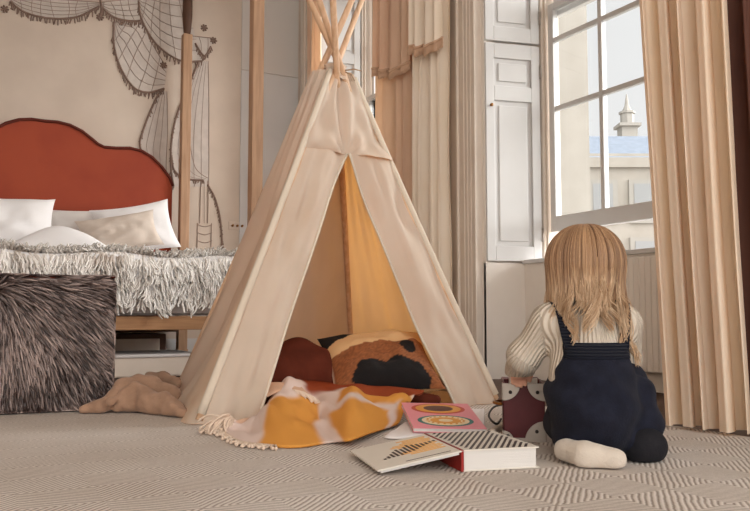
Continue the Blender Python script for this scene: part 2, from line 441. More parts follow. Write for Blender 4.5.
def shutter(y, z0, z1, splits, label, knobz=None):
    a = np.array([.971, -.24, 0]); nrm = np.array([-.24, -.971, 0])
    M = frame((WX+.004, y-.004, 0), a, nrm)
    t = thing('window_shutter', label, 'shutter', (WX, y, z0), 0, 'folding window shutters')
    b = MB(); Wd = .352
    # stiles and rails round recessed panels
    b.box((0, -.012, z0), (.055, .012, z1), M).box((Wd-.055, -.012, z0), (Wd, .012, z1), M)
    zs = [z0]+splits+[z1]
    for i in range(len(zs)):
        lo = zs[i]-(.0 if i == 0 else (.09 if i == len(zs)-1 else .045)); hi = zs[i]+(.09 if i == 0 else (0 if i == len(zs)-1 else .045))
        b.box((.055, -.012, lo), (Wd-.055, .012, hi), M)
    b.build('shutter_frame', MT['white'], t, smooth=False, bevel=.003)
    p = MB()
    for i in range(len(zs)-1):
        lo = zs[i]+(.09 if i == 0 else .045); hi = zs[i+1]-(.09 if i == len(zs)-2 else .045)
        p2 = MB().box((.055, -.008, lo), (Wd-.055, -.002, hi), M); p2.box((.085, -.002, lo+.03), (Wd-.085, .006, hi-.03), M)
        p2.build('shutter_panel', MT['white'], t, smooth=False, bevel=.004)
    if knobz:
        k = MB(); c = M @ Vector((.03, .028, knobz)); k.ball(c, .011); c2 = M @ Vector((.03, .01, knobz)); k.tube([c2, c], .005, 8)
        k.build('knob', MT['brass'], t)
    for zz in (z1-.16, z0+.16):
        h = MB(); h.tube([M @ Vector((Wd+.005, .014, zz-.04)), M @ Vector((Wd+.005, .014, zz+.04))], .007, 8)
        h.build('hinge', MT['metal'], t)
shutter(W1, .69, 2.005, [1.76-.06], 'tall white panelled shutter with small knob, below the split, beside the window', 1.62)
shutter(W1, 2.02, 3.28, [2.6], 'upper white panelled shutter above the split, beside the toddler\'s window')
shutter(W2, .69, 2.005, [1.7], 'white panelled shutter of the far window, lower leaf behind the tent', 1.62)
shutter(W2, 2.02, 3.28, [2.6], 'white panelled shutter of the far window, seen behind the tent poles')

# radiator under the window
t = thing('radiator', 'pale ribbed radiator under the window behind the toddler', 'radiator', (3.0, 2.7, 0))
for k in range(16):
    y = 3.03-k*.036
    MB().box((2.985, y-.0172, .10), (3.04, y+.0172, .655)).build('column', MT['radpaint'], t, bevel=.006)
for zz in (.13, .62): MB().tube([(3.012, 3.06, zz), (3.012, 2.47, zz)], .014, 8).build('pipe', MT['radpaint'], t)
for yy in (3.01, 2.52):
    MB().box((2.99, yy-.015, 0), (3.035, yy+.015, .11)).build('foot', MT['greywhite'], t, bevel=.004)

# carpet
tag(MB().box((-2.9, -2.4, .0005), (2.14, 4.35, .009)).build('carpet', MT['carpet'], smooth=False),
    'beige carpet woven with nested diamond rings across the floor', 'carpet')

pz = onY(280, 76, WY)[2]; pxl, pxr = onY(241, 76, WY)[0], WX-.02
struct(MB().box((pxl, WY-.012, .18), (pxr, WY+.01, pz)).build('lit_panel', MT['white'], smooth=False, bevel=.004))  # added panel, its pale tone paints in window light on this wall
struct(MB().box((pxl, WY-.010, pz+.004), (pxr, WY+.01, CZ-.05)).build('lit_panel_upper', MT['greywhite'], smooth=False, bevel=.004))  # greyer upper part of the same added panel
# light switch
c = onY(237, 226, WY-.004)
t = thing('light_switch', 'clear switch plate with three brass toggles beside the bed', 'light switch', c)
MB().box((c[0]-.075, WY-.008, c[2]-.035), (c[0]+.075, WY-.001, c[2]+.035)).build('plate', MT['wallbed'], t, bevel=.003)
for k in (-1, 0, 1):
    MB().tube([(c[0]+k*.042, WY-.008, c[2]), (c[0]+k*.042, WY-.03, c[2]+.004)], [.012, .008], 8).build('toggle', MT['brass'], t)

# ------------------------------------------------------------------ wall mural (painted swags)
def mpt(px, py, off): p = onY(px, py, WY); return (p[0], WY-off, p[2])
def z1(pts): return [(x/3, y/3) for x, y in pts]
def z2(pts): return [(150+x/3.75, 130+y/3.75) for x, y in pts]
def smoothpts(pts, n=6):
    P = [np.array(p, float) for p in pts]; out = []
    for i in range(len(P)-1):
        p0, p1, p2, p3 = P[max(i-1, 0)], P[i], P[i+1], P[min(i+2, len(P)-1)]
        for k in range(n):
            t = k/n; out.append(.5*((2*p1)+(-p0+p2)*t+(2*p0-5*p1+4*p2-p3)*t*t+(-p0+3*p1-3*p2+p3)*t**3))
    out.append(P[-1]); return out
mural = thing('wall_mural', 'hand painted grey drapery swags on the wall around the headboard', 'mural', (.7, WY, 1.2))
wash = MB(); line = MB(); fr = MB()
woff = .001
def wash_strip(A, B):
    n = 24; f = lambda Q, t: Q[int(round(t*(len(Q)-1)))]
    global woff; woff += .0005; o_ = woff
    wash.grid(lambda u, v: mpt(*(np.array(f(A, u))*(1-v)+np.array(f(B, u))*v), o_), n, 4)
def draw(pts, w=.008, m=None, sm=True):
    q = smoothpts(pts) if sm else pts
    (m or line).tube([mpt(x, y, .006) for x, y in q], w*.5, 5)
def fringe_line(pts, ln=.05):
    q = smoothpts(pts, 10); draw(pts, .018, fr)
    for k in range(len(q)):
        a = np.array(mpt(*q[k], .006)); b = a+np.array([random.uniform(-.015, .015), 0, -ln*random.uniform(.6, 1.1)])
        fr.tube([a, b], .005, 4)
def ladder(A, B, n, w=.005):
    for k in range(1, n):
        t = k/n; a = np.array(A[int(t*(len(A)-1))]); b = np.array(B[int(t*(len(B)-1))]); m = (a+b)/2+np.array([0, 2.5])
        draw([a, m, b], w)
def swag(top, low, nl=6, nv=5):
    T, Lw = smoothpts(top), smoothpts(low)
    wash_strip(T, Lw); draw(top, .008); fringe_line(low)
    for j in range(1, nv):
        t = j/nv; n = 14
        draw([(np.array(T[int(i/n*(len(T)-1))])*(1-t)+np.array(Lw[int(i/n*(len(Lw)-1))])*t) for i in range(n+1)], .005, sm=False)
    for k in range(1, nl+1):
        s = k/(nl+1); a = np.array(T[int(s*(len(T)-1))]); b = np.array(Lw[int(s*(len(Lw)-1))])
        draw([a, (a+b)/2+np.array([random.uniform(-2, 2), 0]), b], .005)
swag(z1([(20, -30), (150, -5), (300, 8)]), z1([(30, 5), (75, 38), (150, 56), (230, 52), (298, 20)]), 8)
swag(z1([(300, 8), (350, 2), (412, -4)]), z1([(304, 22), (340, 52), (390, 64), (424, 62)]), 4, 4)
swag(z1([(412, -10), (480, -20), (552, -14)]) , z1([(415, 5), (425, 60), (470, 135), (540, 182), (606, 184)]), 6, 6)
swag(z1([(352, 66), (420, 66), (455, 130), (500, 205)]), z1([(340, 66), (342, 140), (362, 205), (400, 262), (445, 278), (492, 266)]), 5, 5)
swag(z1([(572, 108), (610, 112), (645, 116)]), z1([(585, 130), (612, 168), (632, 140)]), 2, 2)
# hanging tails
def tail(left, right, nv=4, nl=6):
    Lf, Rt = smoothpts(left), smoothpts(right)
    wash_strip(Lf, Rt); fringe_line(left, .03); draw(right, .007)
    for j in range(1, nv):
        t = j/nv; n = 12
        draw([(np.array(Lf[int(i/n*(len(Lf)-1))])*(1-t)+np.array(Rt[int(i/n*(len(Rt)-1))])*t) for i in range(n+1)], .004, sm=False)
tail(z1([(480, 272), (452, 330), (428, 395), (420, 440), (450, 520), (500, 580)]), z1([(500, 275), (502, 400), (498, 500), (505, 580)]))
tail(z1([(595, 186), (556, 280), (530, 345), (514, 420), (512, 500), (520, 560)]), z1([(624, 184), (626, 300), (626, 420), (626, 560)]), 5)
tail(z2([(80, 100), (90, 150), (130, 182), (200, 190)]), z2([(150, 60), (165, 130), (185, 160), (215, 180)]), 3)
draw(z2([(190, 190), (188, 260), (186, 350)])); draw(z2([(216, 190), (217, 270), (216, 350)])); draw(z2([(203, 190), (203, 350)]), .004)
for yy in (355, 385, 415): draw(z2([(178, yy), (205, yy+8), (232, yy)]), .007)
draw(z2([(178, 350), (176, 440)])); draw(z2([(230, 350), (228, 440)]))
fringe_line(z2([(215, 205), (240, 250), (258, 310), (266, 370), (270, 440)]), .03)
for cx, cy in z1([(490, 196), (612, 84), (640, 122), (300, 52), (14, 28)]):
    c = np.array(mpt(cx, cy, .006))
    for k in range(7): 
        q = 2*math.pi*k/7; fr.tube([c, c+np.array([.03*math.cos(q), 0, .03*math.sin(q)])], .008, 4)
draw(z1([(300, 0), (304, 30), (296, 60)]), .02, fr)
wash.build('painted_drapery', MT['muralwash'], mural, smooth=False)
line.build('line_work', MT['muralline'], mural, smooth=False)
fr.build('painted_fringe', MT['muralfringe'], mural, smooth=False)

# ------------------------------------------------------------------ bed
BXL, BXR, BYF, BYR = -.30, 1.70, 4.76, 6.46
bed = thing('four_poster_bed', 'four poster bed with tan wooden frame and tall posts behind the tent', 'bed', (.7, 5.6, 0))
HC = onY(45, 121, 6.5)
prof = [(45, 121), (58, 122), (70, 125), (82, 131), (92, 139), (98, 144), (104, 147), (116, 148), (130, 148), (142, 151), (152, 157), (162, 167), (170, 178), (173, 186)]
half = [onY(x, y, 6.5) for x, y in prof]
cx = HC[0]; half = [(p[0]-cx, p[2]) for p in half]; half[0] = (0, half[0][1])
poly = [(cx+x, 6.5, z) for x, z in half]+[(cx+half[-1][0], 6.5, .3)]
poly = [(2*cx-x, y, z) for x, y, z in poly[:0:-1]]+poly
hb = MB().prism(poly, (0, .085, 0)).build('headboard', MT['velvet'], bed, bevel=.018)
MB().tube([(x, y-.002, z) for x, y, z in poly[1:-1]], .012, 8).build('piping', MT['velvetd'], hb)
for X, Y, ww in ((1.74, BYR+.0, .038), (1.74, BYF+.02, .038), (-.34, BYR, .038), (-.34, BYF+.02, .038)):
    p = MB().box((X-ww, Y-ww, 0), (X+ww, Y+ww, 2.7)).box((X-ww*1.15, Y-ww*1.15, 0), (X+ww*1.15, Y+ww*1.15, .1))
    po = p.build('post', MT['tanwood'], bed, smooth=False, bevel=.006)
    f2 = MB(); f2.tube([(X, Y, 2.69), (X, Y, 2.74), (X, Y, 2.86), (X, Y, 3.1)], [.026, .032, .042, .04], 12)
    f2.build('post_finial', MT['darkwood'], po)
MB().box((BXL, BYF-.01, .285), (BXR, BYF+.03, .365)).build('foot_rail', MT['railwood'], bed, smooth=False, bevel=.005)
for X in (BXL, BXR-.04):
    MB().box((X, BYF+.03, .285), (X+.04, BYR, .365)).build('side_rail', MT['railwood'], bed, smooth=False, bevel=.004)
MB().box((BXL, BYR-.06, .24), (BXR, BYR-.02, .365)).build('head_rail', MT['darkwood'], bed, smooth=False, bevel=.004)
sl = MB()
for k in range(9): sl.box((BXL+.04, BYF+.1+k*.18, .30), (BXR-.04, BYF+.18+k*.18, .325))
sl.build('slat_base', MT['darkwood'], bed, smooth=False)
for i in range(3): MB().box((-.34, (BYF+.02, BYR)[0]-.02, 3.08), (1.74, BYF+.06, 3.12)).build('canopy_rail', MT['tanwood'], bed, smooth=False) if i == 0 else None
MB().box((1.72, BYF, 3.08), (1.76, BYR, 3.12)).build('canopy_rail', MT['tanwood'], bed, smooth=False)
mt = MB().box((BXL+.02, BYF+.02, .37), (BXR-.02, BYR-.02, .70)).build('mattress', MT['mattr'], bed, bevel=.05)
t = thing('storage_box', 'low pale linen storage box under the bed', 'box', (.9, 5.0, 0))
MB().box((.1, 4.86, .004), (1.42, 5.4, .135)).build('box_body', MT['archi'], t, bevel=.012)
MB().box((.09, 4.85, .12), (1.43, 5.41, .14)).build('lid', MT['mattr'], t, bevel=.006)
t = thing('storage_crate', 'wooden fronted crate far under the bed', 'crate', (.9, 6.1, 0))
MB().box((.0, 6.0, .003), (1.5, 6.35, .235)).build('crate_body', MT['darkwood'], t, bevel=.006)
MB().box((.05, 5.985, .05), (1.45, 6.0, .2)).build('front_panel', MT['archi'], t, bevel=.004)

def pillow(name, label, m, c, ax, ay, w, h, th, pinch=.1, colfn=None, group='bed pillows', cat='pillow', n=26, flange=0):
    """inflated pillow: c centre, ax/ay unit in-plane axes, w/h half sizes, th half thickness."""
    ax, ay = np.array(ax, float), np.array(ay, float); ax /= np.linalg.norm(ax); ay -= ax*(ax @ ay); ay /= np.linalg.norm(ay)
    nz = np.cross(ax, ay); c = np.array(c, float); m_ = MB(); cols = []
    for side in (1, -1):
        def fn(u, v):
            a, b = u*2-1, v*2-1
            e = (1-abs(a)**2.6)**.55*(1-abs(b)**2.6)**.55
            x = a*(1-pinch*(1-a*a)*0-pinch*b*b*0+0)*(1-pinch*(1-abs(b)**2)*1.0*abs(a)**3); y = b*(1-pinch*(1-abs(a)**2)*abs(b)**3)
            wr = .012*float(vn(a*3+c[0]*7, b*3+c[1]*5, side*3))*e + .006*float(vn(a*7, b*7+c[2]*9, side))*e
            if colfn: cols.append(tuple(colfn(a, b, side))+(1,))
            return c+ax*(x*w)+ay*(y*h)+nz*side*(th*e+wr+.001)
        m_.grid(fn, n, n)
    k = (n+1)**2; q = (n*n); m_.f[q:] = [f[::-1] for f in m_.f[q:]]
    if colfn: m_.c = np.array(cols)
    o = m_.build(name, m)
    if label: tag(o, label, cat, group)
    return o
Xa = (1, 0, 0)
def bedpt(px, py, Y): return onY(px, py, Y)
pillow('pillow', 'plump white pillow at the left edge of the photo', MT['linen'], bedpt(-4, 229, 6.12), (1, 0, .03), (0, .45, 1), .40, .26, .12)
pillow('pillow', 'grey-white pillow lying low between the outer pillows', MT['linen2'], bedpt(85, 233, 6.35), (1, 0, .06), (0, .3, 1), .33, .20, .05)
pillow('pillow', 'white pillow leaning at the right end of the headboard', MT['linen'], bedpt(136, 229, 6.20), (1, .0, .22), (-.2, .3, 1), .30, .205, .055)
pillow('cushion', 'small beige cushion in front of the white pillow', MT['beigepil'], bedpt(120, 233, 6.05), (1, .0, .22), (-.2, .4, 1), .29, .15, .055)
# duvet fold
def duv(u, v):
    X = -.25+u*1.55; Y = 5.74+v*.22
    z = .74+.215*math.exp(-((X-.72)/.30)**2)*math.sin(math.pi*min(1, v*1.02))+.03*math.sin(math.pi*v)+.02*float(vn(u*9, v*4, 2))*math.sin(math.pi*v)
    if v in (0, 1): z = .705
    return (X, Y, z)
tag(MB().grid(duv, 50, 18).build('duvet', MT['linen'], solid=.01), 'folded white duvet on the bed between fur and pillows', 'duvet')

# fur throw: base sheet over the mattress front plus locks of wool
throw = thing('fur_throw', 'white shaggy sheepskin throw hanging over the foot of the bed', 'throw', (.7, 4.8, .7))
def tz(X): return .725+.012*math.sin(X*9)
def tpt(u, s):       # s: 0 at back of top, 1 at hanging hem
    X = BXL+.03+u*(BXR-BXL-.05); top = .95; hang = .235+.02*math.sin(u*21)+.02*math.sin(u*47)
    d = s*(top+hang)
    if d < top-.05: return np.array([X, BYF+top-d-.02, tz(X)])
    if d < top+.03:
        a = (d-top+.05)/.08*math.pi/2; return np.array([X, BYF+.03-.06*math.sin(a), tz(X)-.06+.06*math.cos(a)])
    return np.array([X, BYF-.03, tz(X)-.06-(d-top-.03)])
MB().grid(lambda u, v: tpt(u, v), 60, 40).build('hide', MT['linen'], throw, solid=.006)
n = 8500
U = rng.random(n); S = rng.random(n)**.8
P0 = np.array([tpt(u, s) for u, s in zip(U, S)]); hang = P0[:, 1] < BYF+.03
nm = np.where(hang[:, None], np.array([0, -1.0, .1]), np.array([0, -.2, 1.0]))
lock = vn(U*26, S*9, 1.0); lock2 = vn(U*55, S*14, 5.0)
K = 6; tt = np.linspace(0, 1, K); LN = (.05+.045*rng.random(n))*(1+.25*lock)
dr = nm*.45+np.array([0, -.35, -.75])*np.where(hang, 1, .0)[:, None]+np.array([0, -.9, .1])*np.where(hang, 0, 1)[:, None]
dr += np.stack([lock*.7, lock2*.15, lock2*.3], 1)+rng.normal(size=(n, 3))*.14
dr /= np.linalg.norm(dr, axis=1, keepdims=True)
pth = P0[:, None]+dr[:, None]*(tt[None, :, None]*LN[:, None, None])
pth += np.where(hang, -.035, 0)[:, None, None]*np.array([0, 0, 1.0])*(tt**2)[None, :, None]
ph = lock*6+rng.random(n)*.8
pth[..., 0] += .008*np.sin(tt[None]*9+ph[:, None])*tt; pth[..., 2] += .006*np.cos(tt[None]*9+ph[:, None])*tt
kk = np.clip(.5+.5*vn(U*9, S*5, 9.0)+.25*rng.normal(size=n), 0, 1)[:, None, None]
brown = (sstep(.25, .6, vn(U*12, S*6+3, 4.0)))[:, None, None]*(1-tt[None, :, None])*.8  # tan shadow between the locks, painted into the strand roots
cw = L3((252, 249, 245))*(1-kk)+L3((242, 235, 228))*kk
cw = cw*(1-brown)+L3((150, 122, 98))*brown
strands(pth, .0095, .0035, np.broadcast_to(cw, (n, K, 3))).build('wool', MT['fur'], throw)

# ------------------------------------------------------------------ fur stool
c0 = onz(109, 409.5, .0095)
ang = R_(5)
sx = np.array([math.cos(-ang), math.sin(-ang), 0]); sy = np.array([-sx[1], sx[0], 0])
SW, SD, SH = .62, .5, .50
stool = thing('pouffe', 'dark brown shaggy fur cube stool beside the bed', 'stool', c0-sx*SW/2+sy*SD/2)
Ms = frame(c0, sx, sy)
MB().box((-SW, 0, 0), (0, SD, SH), Ms).build('body', MT['stoolbase'], stool, bevel=.03)
pp = MB()
pp.tube([Ms @ Vector(p) for p in ((-.004, .004, .02), (-.002, .0, SH*.5), (-.004, .004, SH-.01))], .009, 8)
pp.tube([Ms @ Vector(p) for p in ((-SW, .004, SH-.006), (-SW*.5, 0, SH), (-.004, .004, SH-.006))], .008, 8)
for k in range(26):
    z = .03+k*.0192; pp.ball(Ms @ Vector((.001, -.003, z)), (.012, .009, .006), 6)
pp.build('piping', MT['velvetd'], stool)
n = 8000
a = rng.random(n); b = rng.random(n)
face = np.where(rng.random(n) < .72, 0, np.where(rng.random(n) < .5, 1, 2))   # front, top, right side
px_ = np.where(face == 2, 0.0, -a*SW); py_ = np.where(face == 0, 0.0, np.where(face == 1, b*SD, a*SD)); pz_ = np.where(face == 1, SH, b*SH)
nl = np.stack([np.where(face == 2, 1.0, 0), np.where(face == 0, -1.0, 0), np.where(face == 1, 1.0, 0)], 1)
# hair direction fans out from a whorl near the top left, falling to the right
wx, wz = -.42, SH*.9
dx, dz = px_-wx, pz_-wz; L_ = np.hypot(dx, dz)+1e-6
dirx = dx/L_*.8+.25*vn(px_*8, pz_*8, 2); dirz = dz/L_*.8-.35+.3*vn(px_*8+9, pz_*8, 7)
dd = np.stack([np.where(face == 2, .1, dirx), np.where(face == 0, -.12, np.where(face == 1, -.3, .1)), np.where(face == 1, .05, dirz)], 1)
dd += rng.normal(size=(n, 3))*.12; dd /= np.linalg.norm(dd, axis=1, keepdims=True)
K = 5; tt = np.linspace(0, 1, K); ln = .05+.05*rng.random(n)
loc = np.stack([px_, py_, pz_], 1)+nl*.002
pth = loc[:, None]+dd[:, None]*(tt[None, :, None]*ln[:, None, None])+nl[:, None]*(.012*np.sin(tt*2.6))[None, :, None]
pth[..., 2] = np.clip(pth[..., 2], .006, SH+.02); pth[..., 0] = np.clip(pth[..., 0], -SW-.01, .012)
pth[..., 2] = np.minimum(pth[..., 2], SH+.012)
wpth = np.array(c0)+pth[..., :1]*sx+pth[..., 1:2]*sy+pth[..., 2:]*np.array([0, 0, 1.0])
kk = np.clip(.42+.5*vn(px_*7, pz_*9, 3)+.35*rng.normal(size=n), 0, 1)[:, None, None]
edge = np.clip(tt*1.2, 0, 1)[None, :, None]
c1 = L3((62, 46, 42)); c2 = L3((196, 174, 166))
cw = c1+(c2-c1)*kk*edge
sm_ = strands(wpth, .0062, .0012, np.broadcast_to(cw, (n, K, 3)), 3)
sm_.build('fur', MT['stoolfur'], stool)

# ------------------------------------------------------------------ tent
FL = onz(199, 424, .012); FR = onz(496, 402, .012)
BL = onz(176, 397, .012); BR = np.array([2.03, 3.98, .012]); SR = np.array([2.24, 3.38, .012])
TIE = W(334, 68, 3.36)
tent = thing('play_tent', 'cream canvas play tent with open front and crossed poles', 'tent', ((FL+FR+BL+BR)/4)*np.array([1, 1, 0]))
def polepts(B, off, top):
    T = TIE+np.array(off); d = T-B; return B+np.array([0, 0, .012]), T+d/np.linalg.norm(d)*top
tops = {'FL': (FL, W(362, 0, 3.50)), 'FR': (FR, W(309, 0, 3.42)), 'BL': (BL, W(352, 0, 3.30)), 'BR': (BR, W(333, 0, 3.10)), 'SR': (SR, W(319, 0, 3.20))}
offs = {}
for k, (B, tp_) in tops.items():
    q_ = B+(tp_-B)*((TIE[2]-B[2])/(tp_[2]-B[2])); offs[k] = (B, q_-TIE)
for k, (B, o_) in offs.items():
    a, b = polepts(B, o_, .42); q = [a+(b-a)*i/8 for i in range(9)]
    MB().tube(q, [.0135]*8+[.0125], 12).build('pole', MT['polewood'], tent)
cd = MB()
for k in range(5):
    r = .046-.001*k
    cd.tube([TIE+np.array([r*math.cos(t), r*math.sin(t), -.03+.007*k+.006*math.sin(t*2+k)]) for t in np.linspace(0, 2*math.pi, 24, endpoint=False)], .004, 6, closed=True)
cd.tube([TIE+RX*.045-FW*.03+UP*-.02, TIE+RX*.09-FW*.04+UP*-.018, TIE+RX*.12-FW*.045+UP*-.028], .003, 6)
cd.tube([TIE+RX*.045-FW*.03+UP*-.025, TIE+RX*.075-FW*.04+UP*-.04, TIE+RX*.09-FW*.045+UP*-.07], .003, 6)
cd.build('tie_cord', MT['cord'], tent)
TOPZ = .985
CEN = (FL+FR+BL+BR)/4
def line_pt(B, t, o_):          # point on a pole at height fraction t, fabric sits outside
    T = TIE+np.array(o_); p = B+(T-B)*t
    out = (B-CEN)*np.array([1, 1, 0]); out /= np.linalg.norm(out)
    return p+out*(.012+.028*t*t)
def panel(kA, kB, seed, bulge=.05, flare=0, t0=.0, sr=(0, 1), gather=1.0, ripple=1.0):
    A, oA = offs[kA]; Bb, oB = offs[kB]
    def fn(u, v):
        s = sr[0](v) + (sr[1](v)-sr[0](v))*u if callable(sr[0]) else sr[0]+(sr[1]-sr[0])*u
        t = t0+(TOPZ-t0)*v
        a, b = line_pt(A, t, oA), line_pt(Bb, t, oB); p = a+(b-a)*s
        e = b-a; nrm = np.cross(e, np.array([0, 0, 1.0])); nl = np.linalg.norm(nrm); nrm = nrm/(nl+1e-9)
        mid = (a+b)/2-CEN
        if nrm @ mid < 0: nrm = -nrm
        w = math.sin(math.pi*min(1, max(0, s)))
        d = -bulge*w*(1-t)*.6
        d += ripple*.034*w**.5*float(vn(s*4.2+seed, t*1.8+s*.8, seed))*(1-.5*t)
        d += ripple*.016*float(vn(s*10+seed, t*4+s*5, seed+3))*w**.3
        d += gather*.022*math.sin(s*26+seed)*max(0, t-.5)/.5*(1.15-t)*2*w**.4
        q = p+nrm*d
        if flare and t < .25: q = q+nrm*flare*(1-t/.25)**2*w**.3*(1+.5*math.sin(s*17))
        return q
    return fn
NU, NV = 36, 64
MB().grid(panel('FL', 'BL', 2, .06, .045, ripple=1.3), NU, NV).build('side_panel', MT['canvas'], tent)
MB().grid(panel('BL', 'BR', 9, .03), NU, NV).build('back_panel', MT['canvas'], tent)
MB().grid(panel('BR', 'SR', 14, .02), NU, NV).build('side_panel', MT['canvas'], tent)
MB().grid(panel('SR', 'FR', 21, .02), NU, NV).build('side_panel', MT['canvas'], tent)
TO = .722
def sL(v):
    t = v*TO; return .5-.345*(1-t/TO)/(1-t)
def sRr(v):
    t = v*TO; return .5+.30*(1-t/TO)/(1-t)
def flap(left, seed):
    base = panel('FL', 'FR', seed, .0, 0, ripple=.8)
    A, oA = offs['FL']; Bb, oB = offs['FR']
    def fn(u, v):
        t = v*TO; s = sL(v)*u if left else sRr(v)+(1-sRr(v))*u
        a, b = line_pt(A, t, oA), line_pt(Bb, t, oB); p = a+(b-a)*s
        e = b-a; nrm = np.cross(e, np.array([0, 0, 1.0])); nrm /= np.linalg.norm(nrm)
        if nrm @ ((a+b)/2-CEN) < 0: nrm = -nrm
        k = u if left else 1-u          # 0 at the pole, 1 at the opening
        d = .045*k*(1-t/TO)**.8*(1 if left else .5)+.02*math.sin(math.pi*k)*(.7+.3*math.sin(t*9+seed))
        d += .034*k**.5*float(vn(k*2.5+seed, t*4, seed))+.016*float(vn(k*6+seed+t*4, t*9, seed+5))*(k*(1-k)*4+.2)+.014*math.sin(k*8+seed+t*5)*(k*(1-k)*4)*(1-t/TO*.5)
        d += .014*math.sin(k*7+t*17)*math.exp(-((t-TO)/.22)**2)*k
        return p+nrm*d
    return fn
for left, seed in ((True, 31), (False, 44)):
    g = flap(left, seed); o = MB().grid(g, 22, 60).build('door_flap', MT['canvas'], tent)
    e = 1 if left else 0
    MB().tube([g(e, j/60) for j in range(61)], .0055, 6).build('flap_hem', MT['canvashem'], o)
def yoke(u, v):
    t = TO-.004+(TOPZ-TO+.004)*v
    A, oA = offs['FL']; Bb, oB = offs['FR']
    a, b = line_pt(A, t, oA), line_pt(Bb, t, oB); p = a+(b-a)*u
    e = b-a; nrm = np.cross(e, np.array([0, 0, 1.0])); nrm /= np.linalg.norm(nrm)
    if nrm @ ((a+b)/2-CEN) < 0: nrm = -nrm
    w = math.sin(math.pi*u)
    k = u/.5 if u < .5 else (1-u)/.5
    d = .02*math.sin(math.pi*k)*(1-v)+.022*math.sin(u*21+1.2+.8*math.sin(v*3))*w**.5*(.35+.65*v)*(1.1-v*.6)+.016*float(vn(u*6+v, v*3, 77))*w**.4
    ang_ = math.atan2((u-.5)*1.6, v+.03); d += .018*math.sin(ang_*9+.5)*math.exp(-v/.35)*min(1, abs(u-.5)*6+v*3)
    d += .012*math.exp(-((u-.5)/.05)**2)*(1-v*.7)
    return p+nrm*d
MB().grid(yoke, 44, 34).build('front_yoke', MT['canvas'], tent)
# seams down the front poles
for key, nm in (('FL', 1), ('FR', 1)):
    B, o_ = offs[key]
    MB().tube([line_pt(B, .022+.955*i/20, o_) for i in range(21)], [.0155-.004*i/20 for i in range(21)], 10).build('pole_sleeve', MT['canvashem'], tent)
# gathered ruffle above the tie
def ruf(u, v):
    q = u*2*math.pi; r = .052+.006*math.cos(v*5)+.005*math.sin(q*11)*(1.2-v); return TIE+np.array([r*math.cos(q), r*math.sin(q), -.06+v*.065])
MB().grid(ruf, 90, 5).build('ruffle', MT['canvas'], tent)

# ------------------------------------------------------------------ curtains
def curtain(name, label, A0, A1, B0, B1, m, folds, amp, z0, z1, seed=0, group='window curtains', fringe=None, rev=1):
    """A0/A1 bottom ends at z0, B0/B1 ends at z1; pleats along the line."""
    A0, A1, B0, B1 = (np.array(p, float) for p in (A0, A1, B0, B1))
    t = thing(name, label, 'curtain', ((A0+A1)/2)*np.array([1, 1, 0])+np.array([0, 0, z0]), 0, group)
    e = A1-A0; nrm = np.cross(e, [0, 0, 1.0]); nrm /= np.linalg.norm(nrm)
    if nrm @ ((A0+A1)/2) > 0: nrm = -nrm
    ed = e/np.linalg.norm(e)
    def fn(u, v):
        p = (A0+(A1-A0)*u)*(1-v)+(B0+(B1-B0)*u)*v
        uu = u+.035*math.sin(u*11+seed)+.012*float(vn(u*4+seed, v*2.5, seed))
        ph = uu*folds*2*math.pi
        f = math.sin(ph)+.35*math.sin(2*ph+1.3); f *= (.75+.25*math.sin(u*17+seed*2))
        return p+nrm*(amp*f)+ed*(amp*.5*math.cos(ph)*rev)+nrm*.01*float(vn(u*3+seed, v*5, 3))
    MB().grid(fn, int(folds*22), 40).build('drape', m, t)
    return t, fn

def upto(a, b, z):
    a, b = np.array(a, float), np.array(b, float); return a+(b-a)*((z-a[2])/(b[2]-a[2]))
ra, rb = onz(667, 424, .02), onz(743, 433, .02)
ta, tb = upto(ra, onX(640, 0, ra[0]), 3.4), upto(rb, onX(722, 0, rb[0]), 3.4)
curtain('curtain', 'long cream curtain in deep pleats at the right, beside the toddler', ra, rb, ta, tb, MT['curtain'], 4, .056, .02, 3.4, 3)
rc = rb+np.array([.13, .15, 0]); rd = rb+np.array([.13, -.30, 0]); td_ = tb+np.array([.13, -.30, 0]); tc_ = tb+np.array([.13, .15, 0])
curtain('curtain', 'added drape with shade painted dark brown at the right edge of the photo', rc, rd, tc_, td_, MT['curtainshade'], 4, .03, .02, 3.4, 8, rev=.5)

def far_curtain(px0, px1, X, pyv, label, m, folds, seed, tail):
    """full length drape with a shorter fringed tail in front of it; px0 is the far edge."""
    a, b = onX(px0, 200, X), onX(px1, 200, X)
    A0, A1 = np.array([X, a[1], .02]), np.array([X, b[1], .02])
    up = np.array([0, 0, 3.38])
    t, fn = curtain('curtain', label, A0, A1, A0+up, A1+up, m, folds, .02, .02, 3.4, seed)
    if tail:
        za, zb = onX(px0, pyv[0], X-.05)[2], onX(px1, pyv[1], X-.05)[2]
        ed = (A1-A0)
        def tf(u, v):
            zb_ = za+(zb-za)*min(1, u*1.8)+.008*math.sin(u*folds*6.28*.8)
            p = A0+ed*(u*.84+.17); ph = (u+.03*math.sin(u*9+seed))*folds*.8*6.28
            return np.array([X-.045+.014*math.sin(ph)-.01*(1-v), p[1]+.01*math.cos(ph), zb_+(3.4-zb_)*v])
        MB().grid(tf, 60, 24).build('tail', m, t)
        fr = MB()
        for i in range(110):
            u = i/109; p = np.array(tf(u, 0))
            fr.tube([p+np.array([0, 0, .014]), p+np.array([-.003, random.uniform(-.003, .003), -.045-.008*random.random()])], .0042, 4)
        fr.tube([np.array(tf(i/80, 0))+np.array([-.004, 0, .008]) for i in range(81)], .009, 6)
        fr.build('fringe', MT['fringe'], t)
far_curtain(412, 449, 2.68, (47, 36), 'cream curtain with short fringed tail, beside the white shutters', MT['curtainlit'], 4, 5, True)
